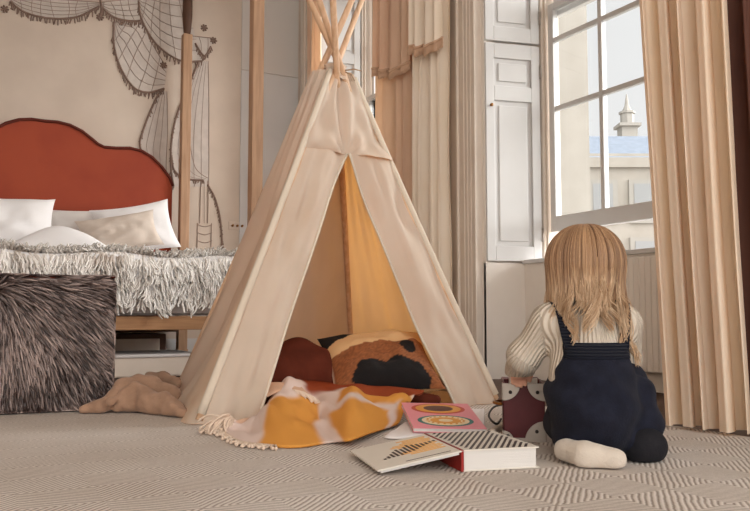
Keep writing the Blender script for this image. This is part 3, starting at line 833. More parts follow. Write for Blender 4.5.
far_curtain(374, 415, 2.72, (70, 60), 'peach curtain with fringed tail directly right of the tent tip', MT['curtainp'], 4, 11, True)
far_curtain(306, 321, 2.76, (0, 0), 'peach curtain showing left of the tent tip', MT['curtainp'], 3, 17, False)

# ------------------------------------------------------------------ blankets and cushions on the floor
def lump(name, label, cat, m, lo, hi, h, fn, parent=None):
    S = SDF(lo, hi, h); o = S.mesh(fn(S.P)).build(name, m)
    if label: tag(o, label, cat)
    return o
# tan fleece left of the tent
fA = [W(85, 410, 2.99), W(100, 406, 3.0), W(114, 399, 3.03), W(126, 390, 3.08), W(138, 386, 3.12), W(152, 387, 3.13), W(172, 394, 3.1)]
fB = [W(140, 395, 3.04), W(147, 401, 2.99), W(160, 406, 2.96), W(172, 410, 2.9), W(186, 415, 2.85)]
fC = [W(128, 396, 3.24), W(150, 380, 3.42), W(164, 379, 3.4), W(176, 383, 3.35)]
fD = [W(118, 408, 3.0), W(130, 404, 3.0), W(142, 400, 3.04)]
fE = [W(112, 402, 2.97), W(124, 394, 3.01), W(136, 388, 3.03), W(144, 391, 3.0), W(146, 400, 2.95)]
fG = [W(152, 396, 2.95), W(164, 399, 2.93), W(172, 406, 2.88), W(180, 411, 2.85)]
def fleece(P):
    d = chain(P, fA, [.022, .028, .034, .040, .040, .034, .03], .02)
    d = smin(d, chain(P, fB, [.03, .038, .038, .032, .02], .02), .008)
    d = smin(d, chain(P, fC, [.022, .026, .026, .022], .02), .02)
    d = smin(d, chain(P, fE, [.016, .02, .02, .018, .014], .012), .007)
    d = smin(d, chain(P, fG, [.014, .017, .017, .012], .012), .007)
    d = smin(d, chain(P, fD, [.022, .03, .03], .02), .018)
    w = .007*vn(P[..., 0]*16, P[..., 1]*16, P[..., 2]*16)+.0045*vn(P[..., 0]*42, P[..., 1]*42, P[..., 2]*42)+.004*np.sin(P[..., 0]*48+P[..., 1]*32)
    return smax(d+w, .010-P[..., 2], .008)
pa = np.array(fA+fB+fC+fD); lo = pa.min(0)-.08; hi = pa.max(0)+.09; lo[2] = 0
lump('fleece_blanket', 'crumpled tan fleece blanket on carpet at the tent\'s left foot', 'blanket', MT['tanblanket'], lo, hi, .0085, fleece)

# plaid throw spilling out of the tent
front = [(224, 433, .0135), (240, 442, .0135), (262, 446, .012), (298, 447, .014), (330, 442, .016), (350, 440, .03), (368, 434, .03), (384, 429, .02), (398, 424, .02)]
back = [(241, 427, .016), (264, 410, .03), (274, 396, .07), (288, 381, .12), (308, 381, .115), (335, 383, .105), (368, 385, .10), (400, 388, .095), (424, 391, .085)]
Fp = np.array(smoothpts([np.append(onz(x, y, z)[:2], z) for x, y, z in front], 8)); Bp = np.array(smoothpts([np.append(onz(x, y, z)[:2], z) for x, y, z in back], 8))
def pl(Q, u):
    k = u*(len(Q)-1); i = min(int(k), len(Q)-2); return Q[i]*(1-k+i)+Q[i+1]*(k-i)
def throw_pt(u, v):
    p = pl(Fp, u)*(1-v)+pl(Bp, u)*v
    e = math.sin(math.pi*min(1, max(0, v)))
    z = p[2]+.022*e*(.5+.5*math.sin(u*19+v*3.2+.6))+.022*e*float(vn(u*7, v*4, 3))+.010*float(vn(u*16, v*10, 8))*e+.006*abs(math.sin(u*31+v*9))*e
    z += .03*math.exp(-((u-.36)/.06)**2-((v-.84)/.14)**2)+.028*math.exp(-((u-.62-.1*v)/.05)**2)*(1-v)*v*4*.7
    z -= .012*math.exp(-((u-.5)/.04)**2)*e
    return np.array([p[0], p[1], max(z, .0135)])
ORG, WHT, RST, PNK = L3((216, 150, 72)), L3((222, 200, 190)), L3((146, 66, 36)), L3((206, 168, 142))
def throw_col(u, v):
    uu = u+.02*float(vn(u*9, v*9, 1)); vv = v+.05*float(vn(u*8, v*6, 2))
    def bx(a, b, c, d, s=.018): return float(sstep(a-s, a+s, uu)*(1-sstep(b-s, b+s, uu))*sstep(c-s*2, c+s*2, vv)*(1-sstep(d-s*2, d+s*2, vv)))
    c = WHT.copy()
    for (bb, k) in ((bx(.245, .47, -.2, .56), ORG), (bx(.40, .50, .30, .62), ORG), (bx(.56, .88, -.2, .34), ORG), (bx(.62, .99, .44, .66), ORG),
                    (bx(.46, 1.2, .70, 1.3), RST), (bx(.0, .10, .5, 1.3), PNK), (bx(.70, 1.2, .60, 1.3), RST), (bx(.93, 1.1, -.2, .5), ORG)):
        c = c*(1-bb)+k*bb
    return c
m = MB(); nu, nv = 130, 70
m.grid(throw_pt, nu, nv); m.c = np.array([list(throw_col(i/nu, j/nv))+[1] for j in range(nv+1) for i in range(nu+1)])
tp = thing('plaid_throw', 'orange, white and rust checked wool throw spilling from the tent', 'throw', np.append(pl(Fp, .4)[:2], .01))
m.build('cloth', MT['throw'], tp, solid=.006)
fg = MB()
def fring(p, d, n=5, ln=.07):
    d = np.array(d, float); q = [np.array(p, float)]
    for k in range(n):
        nx = q[-1]+d*ln/n; d = d+np.array([random.uniform(-.3, .3), random.uniform(-.3, .3), -.35]); d /= np.linalg.norm(d)
        nx[2] = max(nx[2], .0158); q.append(nx)
    fg.tube(q, [.0036]*(n)+[.0026], 5)
    fg.ball(q[-2], .0055, 6)
for i in range(64):
    v = i/63; p = throw_pt(0, v); q = throw_pt(.03, v); d = p-q; d = d/np.linalg.norm(d)
    fring(p, d*.6-RX*.35-FW*(.15+.45*v)+UP*(.2+.5*random.random()), 8, .09+.04*random.random())
for i in range(40):
    u = i/39*.30; p = throw_pt(u, 0)+UP*.003; fring(p, -FW+RX*random.uniform(-.4, .2)+UP*.1, 6, .045+.025*random.random())
fg.build('fringe', MT['throwfringe'], tp)
# a folded corner with fringe lying on top of the throw
f0 = onz(262, 408, .05); 
def fold(u, v):
    p = f0+RX*(.02+.16*u-.05*v)+FW*(-.02+.10*v)*1; return np.array([p[0], p[1], .082+.03*math.sin(math.pi*min(1, u*.9+.1))*(1-.4*v)+.03*v])
cf = MB().grid(fold, 18, 10); cf.c = np.tile(np.append(PNK, 1), (len(cf.v), 1))
cf.build('folded_corner', MT['throw'], tp, solid=.006)
fg = MB()
for i in range(22):
    p = np.array(fold(.55+.45*i/21, .0)); fring(p, RX*.35-FW*.5+UP*.3, 5, .05)
fg.build('fringe', MT['throwfringe'], tp)

# rust wool heap inside the tent
hp = [W(262, 386, 3.05), W(275, 375, 3.15), W(298, 368, 3.25), W(322, 376, 3.25), W(340, 388, 3.2)]
h2 = [W(318, 394, 3.2), W(350, 398, 3.15), W(400, 398, 3.15), W(436, 399, 3.15)]
def heap(P):
    d = chain(P, hp, [.06, .085, .10, .085, .06], .06)
    d = smin(d, chain(P, h2, [.03, .03, .03, .025], .03), .03)
    d += .014*vn(P[..., 0]*9, P[..., 1]*9, P[..., 2]*9)+.006*np.sin(P[..., 0]*34-P[..., 1]*26+4*vn(P[..., 0]*5, P[..., 1]*5, P[..., 2]*5))
    return smax(d, .011-P[..., 2], .008)
pa = np.array(hp+h2); lo = pa.min(0)-.13; hi = pa.max(0)+.13; lo[2] = 0
lump('rust_blanket', 'bunched rust brown blanket inside the tent, behind the plaid throw', 'blanket', MT['rust'], lo, hi, .0095, heap)

# knitted patterned cushion
CRM, BLK, KNB = L3((214, 172, 124)), L3((24, 20, 20)), L3((140, 84, 50))
def cushcol(a, b, side):
    if side < 0: return CRM
    n1 = float(vn(a*5+3, b*5, 1)); n2 = float(vn(a*40, b*40, 2))
    c = KNB*(1+.35*n2)
    top = 1-b
    if b > .22+.14*a+.03*n1: c = CRM
    if a < -.975: c = L3((222, 200, 180))
    if b > .42+.50*(a+1): c = BLK
    if ((a-.05)/.72)**2+((b+.80)/(.46+.2*n1))**2 < 1: c = BLK
    if ((a-.50)/.16)**2+((b-.02)/.26)**2 < 1+.3*n1: c = BLK
    return c
qA, qB = W(307, 352, 3.28), W(352, 393, 3.10); cax = RX*.95+FW*.25+UP*.05; cax = cax/np.linalg.norm(cax); cay = qA-qB
cc = (qA+qB)/2+cax*.208+UP*.02
pillow('floor_cushion', 'knitted cushion with cream band and black patches inside the tent', MT['cush'], cc,
       cax, cay, .222, .185, .08, .08, cushcol, None, 'cushion', 60)

# white cloth in front of the pink book
wf = [(384, 438), (394, 439), (420, 438), (446, 437), (466, 436), (484, 433)]; wbk = [(402, 426), (412, 421), (430, 416), (455, 410), (474, 408), (484, 407)]
Ff = np.array(smoothpts([onz(x, y, .012) for x, y in wf], 6)); Bf = np.array(smoothpts([onz(x, y, .02) for x, y in wbk], 6))
def clothpt(u, v):
    p = pl(Ff, u)*(1-v)+pl(Bf, u)*v; e = math.sin(math.pi*v)**.5*math.sin(math.pi*u)**.4 if 0 < u < 1 and 0 < v < 1 else 0
    return np.array([p[0], p[1], .013+e*(.012+.010*abs(float(vn(u*7, v*3, 5)))+.007*math.sin(u*21+v*5)*.5)])
tag(MB().grid(clothpt, 60, 20).build('cotton_cloth', MT['cloth'], solid=.003), 'crumpled white cotton cloth under the pink book', 'cloth')

# ------------------------------------------------------------------ books
# pink picture book lying tilted on the blanket edge
b0, b1, b3 = onz(414, 427.5, .040), onz(486, 428.5, .034), onz(424, 399, .09)
ex = (b1-b0); wdt = np.linalg.norm(ex); ex /= wdt
ey = b3-b0; ey -= ex*(ey @ ex); hgt = min(np.linalg.norm(ey), .27); ey /= np.linalg.norm(ey); ez = np.cross(ex, ey)
b3 = b0+ey*hgt
Mp = frame(b0, ex, ey, ez)
t = thing('picture_book', 'pink picture book with two oval rosettes, leaning on the throw', 'book', b0)
MB().box((0, 0, -.012), (wdt, hgt, -.002), Mp).build('pages', MT['page'], t, smooth=False)
MB().box((-.002, -.002, -.002), (wdt+.002, hgt+.002, 0), Mp).box((-.002, -.002, -.014), (wdt+.002, hgt+.002, -.012), Mp).build('cover', MT['pink'], t, smooth=False)
def disc(cx, cy, rx, ry, z, name, m):
    b = MB(); n = 40
    b.prism([Mp @ Vector((cx+rx*math.cos(2*math.pi*i/n), cy+ry*math.sin(2*math.pi*i/n), z)) for i in range(n)], np.array(ez)*.0004)
    b.build(name, m, t, smooth=False)
for k, (cy, seq) in enumerate(((.27, ('teal', 'cream', 'orange', 'cream')), (.76, ('red', 'orange', 'choc', 'choc')))):
    for j, (cn, f) in enumerate(zip(seq, (.40, .34, .22, .10))):
        disc(wdt*.5, hgt*cy, wdt*f, hgt*f*.53, .0002+.0004*j, 'rosette_ring', MT[cn])
rg = MB()
for i in range(18):
    q = 2*math.pi*i/18; c = Mp @ Vector((wdt*.5+wdt*.26*math.cos(q), hgt*.27+hgt*.14*math.sin(q), .0020)); rg.ball(c, (.005, .005, .0012), 6)
rg.build('petal_dots', MT['orange'], t)

# large open book lying face down
q0 = onz(462.5, 471.5, .0105); bd = math.atan2(*(np.array([-.072, .27])))   # lean of the spine to the left
by = FW*math.cos(bd)+RX*math.sin(bd); bx_ = np.array([by[1], -by[0], 0])
Mb = frame(q0, bx_, by)
PW, PL, PH = .186, .265, .046
book = thing('picture_book', 'large open book lying face down in front of the tent', 'book', q0)
MB().box((.004, 0, .003), (PW, PL, PH), Mb).build('page_block', MT['page'], book, smooth=False)
MB().box((0, -.004, PH), (PW+.006, PL+.004, PH+.0035), Mb).box((0, -.004, .0), (PW+.006, PL+.004, .003), Mb).build('cover', MT['bookwhite'], book, smooth=False)
sp = MB(); sp.box((-.004, -.004, 0), (.002, PL+.004, PH+.0035), Mb); sp.build('spine', MT['bookred'], book, smooth=False)
lw = .205; la = math.asin((PH-.011)/lw)
ox = Mb @ Vector((-.002, -.004, PH+.0005)); lx = -bx_*math.cos(la)-UP*math.sin(la)
Ml = frame(ox, lx, by, np.cross(lx, by)); sgn = 1 if np.cross(lx, by)[2] > 0 else -1
def lb(b, lo, hi): z0, z1 = sorted((lo[2]*sgn, hi[2]*sgn)); return b.box((lo[0], lo[1], z0), (hi[0], hi[1], z1), Ml)
lb(MB(), (0, 0, -.0015), (lw, PL+.008, .002)).build('open_cover', MT['bookwhite'], book, smooth=False)
lb(MB(), (.006, .006, -.0075), (lw-.008, PL, -.0018)).build('loose_pages', MT['page'], book, smooth=False)
ar = MB()
for i in range(12):
    y = .075+i*.0145; lb(ar, (.012+.006*math.sin(i*2), y, .002), (.10+.022*math.sin(i*1.1), y+.0095, .0024))
ar.build('printed_stripes', MT['bookorange'], book, smooth=False)
dk = MB()
hts = [.01, .02, .034, .05, .064, .05, .06, .072, .055, .04, .03, .022, .016, .012]
for i, hh in enumerate(hts):
    x = .165-i*.0115; lb(dk, (x-.006, .085+.006*i-hh*.3, .0024), (x, .085+.006*i+hh*.8, .0028))
lb(MB(), (.02, .02, .002), (.13, .024, .0024)).build('printed_rule', MT['bookdark'], book, smooth=False)
dk.build('printed_bars', MT['bookdark'], book, smooth=False)
d2 = MB()
for i in range(-14, 17):
    for j in range(12):
        ya, yb = .001+j*PL/12, .001+(j+1)*PL/12; sl_ = .55
        xa, xb = i*.0155+ya*sl_*(1 if i % 1 == 0 else 1), i*.0155+yb*sl_
        if xa < .001 or xb > PW-.006: continue
        d2.add([Mb @ Vector(p) for p in ((xa, ya, PH+.004), (xa+.0075, ya, PH+.004), (xb+.0075, yb, PH+.004), (xb, yb, PH+.004))], [(0, 1, 2, 3)])
d2.build('printed_zigzag', MT['bookdark'], book, smooth=False)

# small suitcase in front of the toddler
s0 = onz(503.5, 441, .0095)
an = R_(-8); kx = RX*math.cos(an)+FW*math.sin(an); ky = -RX*math.sin(an)+FW*math.cos(an)
Mk = frame(s0, kx, ky); KW, KD, KH = .119, .17, .165
case = thing('toy_suitcase', 'small burgundy suitcase with metal corners at the toddler\'s hand', 'suitcase', s0)
b = MB(); th = .006
b.box((0, 0, 0), (KW, KD, th), Mk).box((0, 0, 0), (KW, th, KH), Mk).box((0, KD-th, 0), (KW, KD, KH), Mk).box((0, 0, 0), (th, KD, KH), Mk).box((KW-th, 0, 0), (KW, KD, KH), Mk)
b.build('body', MT['burg'], case, bevel=.003)
MB().box((0, KD+.002, KH-.035), (KW, KD+.15, KH-.005), Mk).build('lid', MT['burg'], case, bevel=.004)
def corner(cx, cz, sx_, sz_, r):
    n = 12; pts = [(cx, cz)]+[(cx+sx_*r*math.cos(math.pi/2*i/n), cz+sz_*r*math.sin(math.pi/2*i/n)) for i in range(n+1)]
    o = MB().prism([Mk @ Vector((x, -.0035, z)) for x, z in pts], np.array(ky)*.0045)
    o.box((min(cx, cx-sx_*.003), -.0035, min(cz, cz+sz_*r)), (max(cx, cx-sx_*.003), .03, max(cz, cz+sz_*r)), Mk)
    ob = o.build('corner_cap', MT['metal'], case, smooth=False, bevel=.001)
    MB().ball(Mk @ Vector((cx+sx_*r*.42, -.004, cz+sz_*r*.5)), (.0055, .0055, .0055), 8).build('rivet', MT['rivet'], ob)
corner(0, KH, 1, -1, .05); corner(KW, KH, -1, -1, .05); corner(KW, .0, -1, 1, .058); corner(0, 0, 1, 1, .03)
MB().box((-.002, -.004, 0), (KW+.002, 0, .010), Mk).build('base_lip', MT['metal'], case, smooth=False)
hd = MB(); hd.tube([Mk @ Vector((-.003, .05+.09*i/8, .10+.0*i)) + Vector(-kx*.022*math.sin(math.pi*i/8)) for i in range(9)], .005, 8)
hd.build('handle', MT['brass'], case)
tag(MB().box((.02, .025, .05), (.03, .13, KH+.018), Mk).box((.04, .03, .05), (.10, .036, KH+.012), Mk).build('paper_sheets', MT['bookwhite'], smooth=False),
    'white paper sheets standing in the burgundy suitcase', 'paper')
# rolled paper and black cord by the suitcase
r0, r1 = onz(492, 433, .022), onz(502, 425, .022)
tag(MB().tube([r0+(r1-r0)*i/6 for i in range(7)], .010, 14).build('rolled_paper', MT['canvashem']), 'short roll of cream paper lying beside the suitcase', 'paper roll')
cdl = MB(); cpt = smoothpts([onz(502, 405, .03), onz(494, 407, .045), onz(489, 414, .05), onz(491, 420, .055), onz(497, 424, .05), onz(501, 419, .05)], 8)
cdl.tube(cpt, .0035, 6)
tag(cdl.build('black_cord', MT['black']), 'loop of black cord beside the suitcase corner', 'cord')

# ------------------------------------------------------------------ toddler
kid = None
TX, TF = .556, 2.06
KO = RX*TX+FW*TF
KM = frame(KO, RX, FW)
S = SDF((-.32, -.20, .0), (.30, .46, .66), .0042); P = S.P
HCn = np.array([.0, .055, .505])
TILTH = 0
arms = {'L': [(-.100, .055, .352), (-.155, .10, .262), (-.150, .200, .216)], 'R': [(.100, .05, .35), (.128, .15, .25), (.06, .25, .205)]}
def torso(P, o=0.0):
    q = P*np.array([1, 1.12, 1])
    d = cap(q, (.0, .02, .20), (0, .055, .325), .104+o, .086+o)
    d = smin(d, cap(P, (-.085, .052, .355), (.085, .05, .35), .043+o, .043+o), .05)
    return d
def armd(P, k, o=0.0):
    a, b, c = arms[k]; return smin(cap(P, a, b, .040+o, .034+o), cap(P, b, c, .034+o, .026+o), .02)
legsL = [(-.035, .02, .115), (-.015, .19, .085), (-.035, .02, .055), (-.045, -.04, .042)]
legsR = [(.05, .02, .12), (.104, .14, .185), (.116, .02, .075), (.110, -.03, .045)]
def pelvis(P, o=0): return ell(P, (.0, .0, .135), (.101+o, .112+o, .116+o))
def legd(P, L, rs): return chain(P, L, rs, .03)
footL = [(-.086, -.06, .036), (-.052, -.116, .034), (.006, -.140, .031)]
footR = [(.108, -.03, .036), (.108, .05, .030)]
def head(P):
    d = ell(P, HCn, (.076, .086, .092))
    d = smin(d, ell(P, HCn+np.array([0, .025, -.045]), (.056, .062, .052)), .03)
    d = smin(d, cap(P, HCn+np.array([0, .088, -.018]), HCn+np.array([0, .098, -.03]), .009, .012), .012)      # nose
    for s in (-1, 1):
        d = smin(d, ell(P, HCn+np.array([s*.036, .066, -.038]), (.024, .022, .022)), .02)                     # cheeks
        d = smin(d, ell(P, HCn+np.array([s*.078, .0, -.015]), (.009, .020, .028)), .008)                      # ears
        d = smax(d, -ell(P, HCn+np.array([s*.030, .092, .0]), (.014, .012, .009)), .008)                      # eye hollows
    d = smin(d, cap(P, HCn+np.array([-.014, .080, -.052]), HCn+np.array([.014, .080, -.052]), .007, .007), .006)
    d = smin(d, cap(P, HCn+np.array([-.010, .078, -.061]), HCn+np.array([.010, .078, -.061]), .007, .007), .005)
    d = smin(d, cap(P, HCn+np.array([0, -.01, -.06]), (0, .05, .36), .040, .044), .025)
    return d
def hand(P, w, fd, side):
    w = np.array(w, float); fd = np.array(fd, float); fd /= np.linalg.norm(fd)
    dn = np.array([0, 0, -1.0]); dn -= fd*(dn @ fd); dn /= np.linalg.norm(dn); sd = np.cross(fd, dn)*side
    pc = w+fd*.032; d = smin(cap(P, w, w+fd*.02, .021, .019), smin(cap(P, pc-sd*.012, pc+sd*.012, .0125, .0125), cap(P, pc+fd*.012-sd*.014, pc+fd*.012+sd*.013, .0105, .010), .012), .014)
    for k, (off, ln) in enumerate(((-.018, .030), (-.006, .036), (.006, .034), (.017, .026))):
        r = pc+fd*.016+sd*off; k1 = r+(fd*.9+dn*.25)*ln*.5; k2 = k1+(fd*.45+dn*.9)*ln*.38; k3 = k2+(dn*.9-fd*.15)*ln*.3
        d = smin(d, chain(P, [r, k1, k2, k3], [.0072, .0066, .006, .0054], .003), .005)
    r = w+fd*.014-sd*.016; d = smin(d, chain(P, [r, r+fd*.014-sd*.014+dn*.006, r+fd*.030-sd*.013+dn*.016], [.0085, .0075, .0062], .004), .007)
    return d
handdir = {'L': (.10, .80, -.30), 'R': (-.55, .7, -.3)}
body = torso(P, -.006)
body = smin(body, pelvis(P, -.01), .03)
for k in 'LR': body = smin(body, armd(P, k, -.006), .02)
body = smin(body, legd(P, legsL, [.055, .045, .036, .030]), .02); body = smin(body, legd(P, legsR, [.055, .045, .036, .030]), .02)
body = smin(body, chain(P, footL, [.021, .024, .020], .02), .01); body = smin(body, chain(P, footR, [.026, .024], .02), .01)
body = smin(body, head(P), .012)
body = smin(body, hand(P, arms['L'][2], handdir['L'], 1), .006); body = smin(body, hand(P, arms['R'][2], handdir['R'], -1), .006)
body = smax(body, .0125-P[..., 2], .005)
def kidmesh(F, name, m, parent=None):
    mm = S.mesh(F); mm.v = (np.array(mm.v) @ np.stack([RX, FW, UP])).tolist()
    if parent is None:
        o = mm.build(name, m); return o
    return mm.build(name, m, parent, local=True)
person = kidmesh(body, 'person', MT['skin'])
person.location = tuple(KO)
tag(person, 'blonde toddler in navy dungarees and cream jumper kneeling with back turned, hand on suitcase', 'person')
# knitted jumper
sw = torso(P, .004)
bump_ = lambda t: t
for k in 'LR':
    a, b, c = (np.array(x) for x in arms[k])
    d1 = smin(cap(P, a, b, .045, .042), cap(P, b, c, .044, .036), .02)
    t = ((P-b) @ (c-b))/((c-b) @ (c-b))
    d1 = d1-.002*np.sin(t*26)*np.clip(t+.1, 0, 1)
    d1 = smin(d1, cap(P, b+(c-b)*.70, b+(c-b)*.98, .042, .041), .006)
    d1 = smax(d1, (P-c) @ (c-b)/np.linalg.norm(c-b)-.006, .006)
    sw = smin(sw, d1, .025)
sw = smin(sw, cap(P, (0, .05, .385), (0, .05, .405), .052, .048), .012)
sw = smax(sw, P[..., 2]-.418, .006)
sw = smax(sw, .20-P[..., 2], .01)
inner = smin(cap(P, (0, .05, .36), (0, .052, .47), .046, .040), 9*np.ones_like(body), .001)
sw = smax(sw, -inner, .004)
sw = sw+.0022*vn(P[..., 0]*30, P[..., 1]*30, P[..., 2]*18)
jo = kidmesh(sw, 'jumper', MT['sweater'], person)
jv = np.array([v.co for v in jo.data.vertices]) @ np.stack([RX, FW, UP]).T
rib = np.arctan2(jv[:, 0], -(jv[:, 1]-.045))*.088; best = torso(jv[:, None, :], .0)[:, 0]
for k in 'LR':
    a, b, c = (np.array(x) for x in arms[k])
    for p, q, off in ((a, b, 0), (b, c, 0)):
        dd_ = cap(jv, p, q, .040, .036); ax_ = (q-p)/np.linalg.norm(q-p); e1 = np.cross(ax_, [0, 1, .3]); e1 /= np.linalg.norm(e1); e2 = np.cross(ax_, e1)
        r_ = jv-p; an_ = np.arctan2(r_ @ e2, r_ @ e1)*.043
        m_ = dd_ < best-.004; rib = np.where(m_, an_, rib); best = np.where(m_, dd_, best)
at = jo.data.attributes.new('rib', 'FLOAT', 'POINT'); at.data.foreach_set('value', rib.astype(np.float32))
nt = MT['sweater'].node_tree; bp_ = [n for n in nt.nodes if n.type == 'BUMP'][0]
an = nt.nodes.new('ShaderNodeAttribute'); an.attribute_name = 'rib'
m1 = nt.nodes.new('ShaderNodeMath'); m1.operation = 'MULTIPLY'; m1.inputs[1].default_value = 2*math.pi/.0105; nt.links.new(an.outputs['Fac'], m1.inputs[0])
m2 = nt.nodes.new('ShaderNodeMath'); m2.operation = 'SINE'; nt.links.new(m1.outputs[0], m2.inputs[0])
nt.links.new(m2.outputs[0], bp_.inputs['Height']); bp_.inputs['Strength'].default_value = .6; bp_.inputs['Distance'].default_value = .004
# dungarees
bib = torso(P, .0105)
hw = .083+.45*np.clip(.272-P[..., 2], 0, 1)
bib = smax(smax(bib, P[..., 2]-.302, .006), np.abs(P[..., 0]-.004)-hw, .01)
dn = smin(bib, pelvis(P, .006), .035)
dn = smin(dn, legd(P, legsL, [.062, .064, .05, .042]), .025)
dn = smin(dn, legd(P, legsR, [.072, .070, .060, .048]), .02)
dn = smin(dn, cap(P, (.118, .03, .16), (.120, .02, .06), .056, .052), .02)
fold_ = .0045*np.sin(P[..., 2]*55+P[..., 0]*38+3*vn(P[..., 0]*6, P[..., 1]*6, P[..., 2]*6))+.005*vn(P[..., 0]*14, P[..., 1]*14, P[..., 2]*12)
dn = dn+fold_*sstep(.30, .22, P[..., 2]+0*P[..., 0]) if False else dn+fold_*(1-sstep(.21, .27, P[..., 2]))
dn = smax(dn, .0135-P[..., 2], .006)
dng = kidmesh(dn, 'dungarees', MT['navy'], person)
# ribbed panel, straps and sleeve-side details laid on the jumper surface
def surfy(x, z, o):
    ys = np.linspace(-.2, .05, 251); Q = np.stack([np.full_like(ys, x), ys, np.full_like(ys, z)], -1)
    d = torso(Q, o); i = np.argmax(d < 0); return ys[i] if (d < 0).any() else .02
def kp(p): return RX*p[0]+FW*p[1]+UP*p[2]
for s in (-1, 1):
    pts = []
    for i in range(12):
        t = i/11; z = .288+.119*t; x = s*(.070+.018*t)+.004
        y = surfy(x, min(z, .396), .009); pts.append((x, y, z if z < .398 else .398))
    pts += [(s*.088, .055, .408), (s*.080, .095, .39), (s*.07, .125, .35)]
    m = MB(); Q = [np.array(p) for p in pts]
    for i in range(len(Q)-1):
        pass
    wv = np.array([1, 0, 0]); V = []
    for i, p in enumerate(Q):
        tg = Q[min(i+1, len(Q)-1)]-Q[max(i-1, 0)]; tg /= np.linalg.norm(tg); nn = np.cross(wv, tg); nn /= np.linalg.norm(nn)
        for a_, b_ in ((-.0125, -.003), (.0125, -.003), (.0125, .004), (-.0125, .004)): V.append(kp(p+wv*a_+nn*b_))
    F = [(i*4+j, i*4+(j+1) % 4, i*4+4+(j+1) % 4, i*4+4+j) for i in range(len(Q)-1) for j in range(4)]+[(3, 2, 1, 0), tuple(len(V)-4+j for j in range(4))]
    m.add(V, F); m.build('strap', MT['navyrib'], dng, local=True, smooth=False, bevel=.002)
rb = MB()
def ribp(u, v):
    x = -.078+.164*u; z = .262+.039*v; return kp((x, surfy(x, z, .0135), z))
rb.grid(ribp, 24, 6).build('ribbed_waistband', MT['navyrib'], dng, local=True, solid=.003)
# socks
so = chain(P, [(-.088, -.06, .040), (-.052, -.118, .036), (.010, -.142, .032)], [.028, .031, .026], .02)
so = so+.0018*vn(P[..., 0]*60, P[..., 1]*60, P[..., 2]*60)
so = smax(so, .0115-P[..., 2], .005)
kidmesh(so, 'sock', MT['sock'], person)
so2 = chain(P, [(.112, -.046, .046), (.120, .05, .036)], [.042, .034], .02); so2 = smin(so2, cap(P, (.098, -.042, .040), (.130, -.036, .045), .036, .042), .02)
so2 = smax(so2, .0115-P[..., 2], .005)
kidmesh(so2, 'sock', MT['bootie'], person)['label'] = 'black sock'
for s in (-1, 1):
    MB().ball(kp(HCn+np.array([s*.030, .076, .0])), .0095, 12).build('eye', MT['eye'], person, local=True)
# hair: scalp cap plus combed locks
hc = ell(P, HCn+np.array([0, -.004, .004]), (.0815, .0905, .097)); hc = smax(hc, P[..., 1]-HCn[1]-.045-.35*(P[..., 2]-HCn[2]), .01)
hc = smax(hc, HCn[2]-.055-P[..., 2], .01)
hair = S.mesh(hc); hv = np.array(hair.v); hair.v = (hv @ np.stack([RX, FW, UP])).tolist()
hair.c = np.tile(np.append(L3((150, 112, 78)), 1), (len(hv), 1))
ho = hair.build('hair', MT['hair'], person, local=True)
nl_, per = 210, 22; n = nl_*per; K = 26
phi = rng.uniform(R_(-215), R_(35), nl_)       # azimuth; -90 deg is straight back
th0 = np.abs(rng.normal(0, .55, nl_))+.03
dropz = .30+.045*np.abs(np.sin(phi))*-1+.0
curl_ = rng.random(nl_) < .22
tipz = np.where(np.abs(np.cos(phi)) < .62, .412, np.where(np.cos(phi) < 0, .385, .325))+rng.normal(0, .014, nl_)
tipz = tipz-np.where(curl_, .055, 0)
wam = np.where(curl_, 1.3, .18); wph = rng.uniform(0, 6.28, nl_); wfr = rng.uniform(2.6, 4.6, nl_)
tone = np.clip(rng.normal(.5, .24, nl_), 0, 1)
PH = np.repeat(phi, per)+rng.normal(0, .036, n); TH = np.clip(np.repeat(th0, per)+rng.normal(0, .09, n), .02, 1.5)
TZ = np.repeat(tipz, per)+rng.normal(0, .010, n); WA = np.repeat(wam, per); WP = np.repeat(wph, per)+rng.normal(0, .12, n); WF = np.repeat(wfr, per)
TN = np.clip(np.repeat(tone, per)+rng.normal(0, .14, n), 0, 1); lay = rng.random(n)
rr_ = np.array([.089, .0925, .097])*1.0
tt = np.linspace(0, 1, K); kc = 11
path = np.zeros((n, K, 3)); thE = 1.72
for i in range(K):
    if i < kc:
        th = TH+(thE-TH)*(i/(kc-1)); off = .004+.012*lay*np.sin(np.minimum(th, 1.57))
        path[:, i, 0] = HCn[0]+(rr_[0]+off)*np.sin(th)*np.cos(PH); path[:, i, 1] = HCn[1]-.004+(rr_[1]+off)*np.sin(th)*np.sin(PH); path[:, i, 2] = HCn[2]+.004+(rr_[2]+off)*np.cos(th)
    else:
        s = (i-kc+1)/(K-kc); e = path[:, kc-1]
        z = e[:, 2]+(TZ-e[:, 2])*s
        ox, oy = e[:, 0]-HCn[0], e[:, 1]-HCn[1]
        pinch = 1-.20*s+.06*s*s; back = np.clip(-np.sin(PH), 0, 1)
        w = .024*WA*s**2.0
        pinch = np.where(ox < .06, 1-.24*s**1.3, pinch)
        path[:, i, 0] = HCn[0]+ox*pinch+w*np.sin(WF*s*1.6+WP)+.018*s*s*np.sign(ox)*(np.abs(ox) > .055)
        path[:, i, 1] = HCn[1]+oy*(1-.16*s*(1-s)*2)-.010*s*back+w*.8*np.cos(WF*s*1.6+WP)
        path[:, i, 2] = z
        # keep the hair outside the jumper
        d = torso(path[:, i][:, None, :], .012)[:, 0]; push = np.clip(-d, 0, .06)*np.where(np.abs(path[:, i, 0]) < .075, 1.0, .35)
        path[:, i, 1] -= push*np.where(np.sin(PH) < .1, 1, -1)
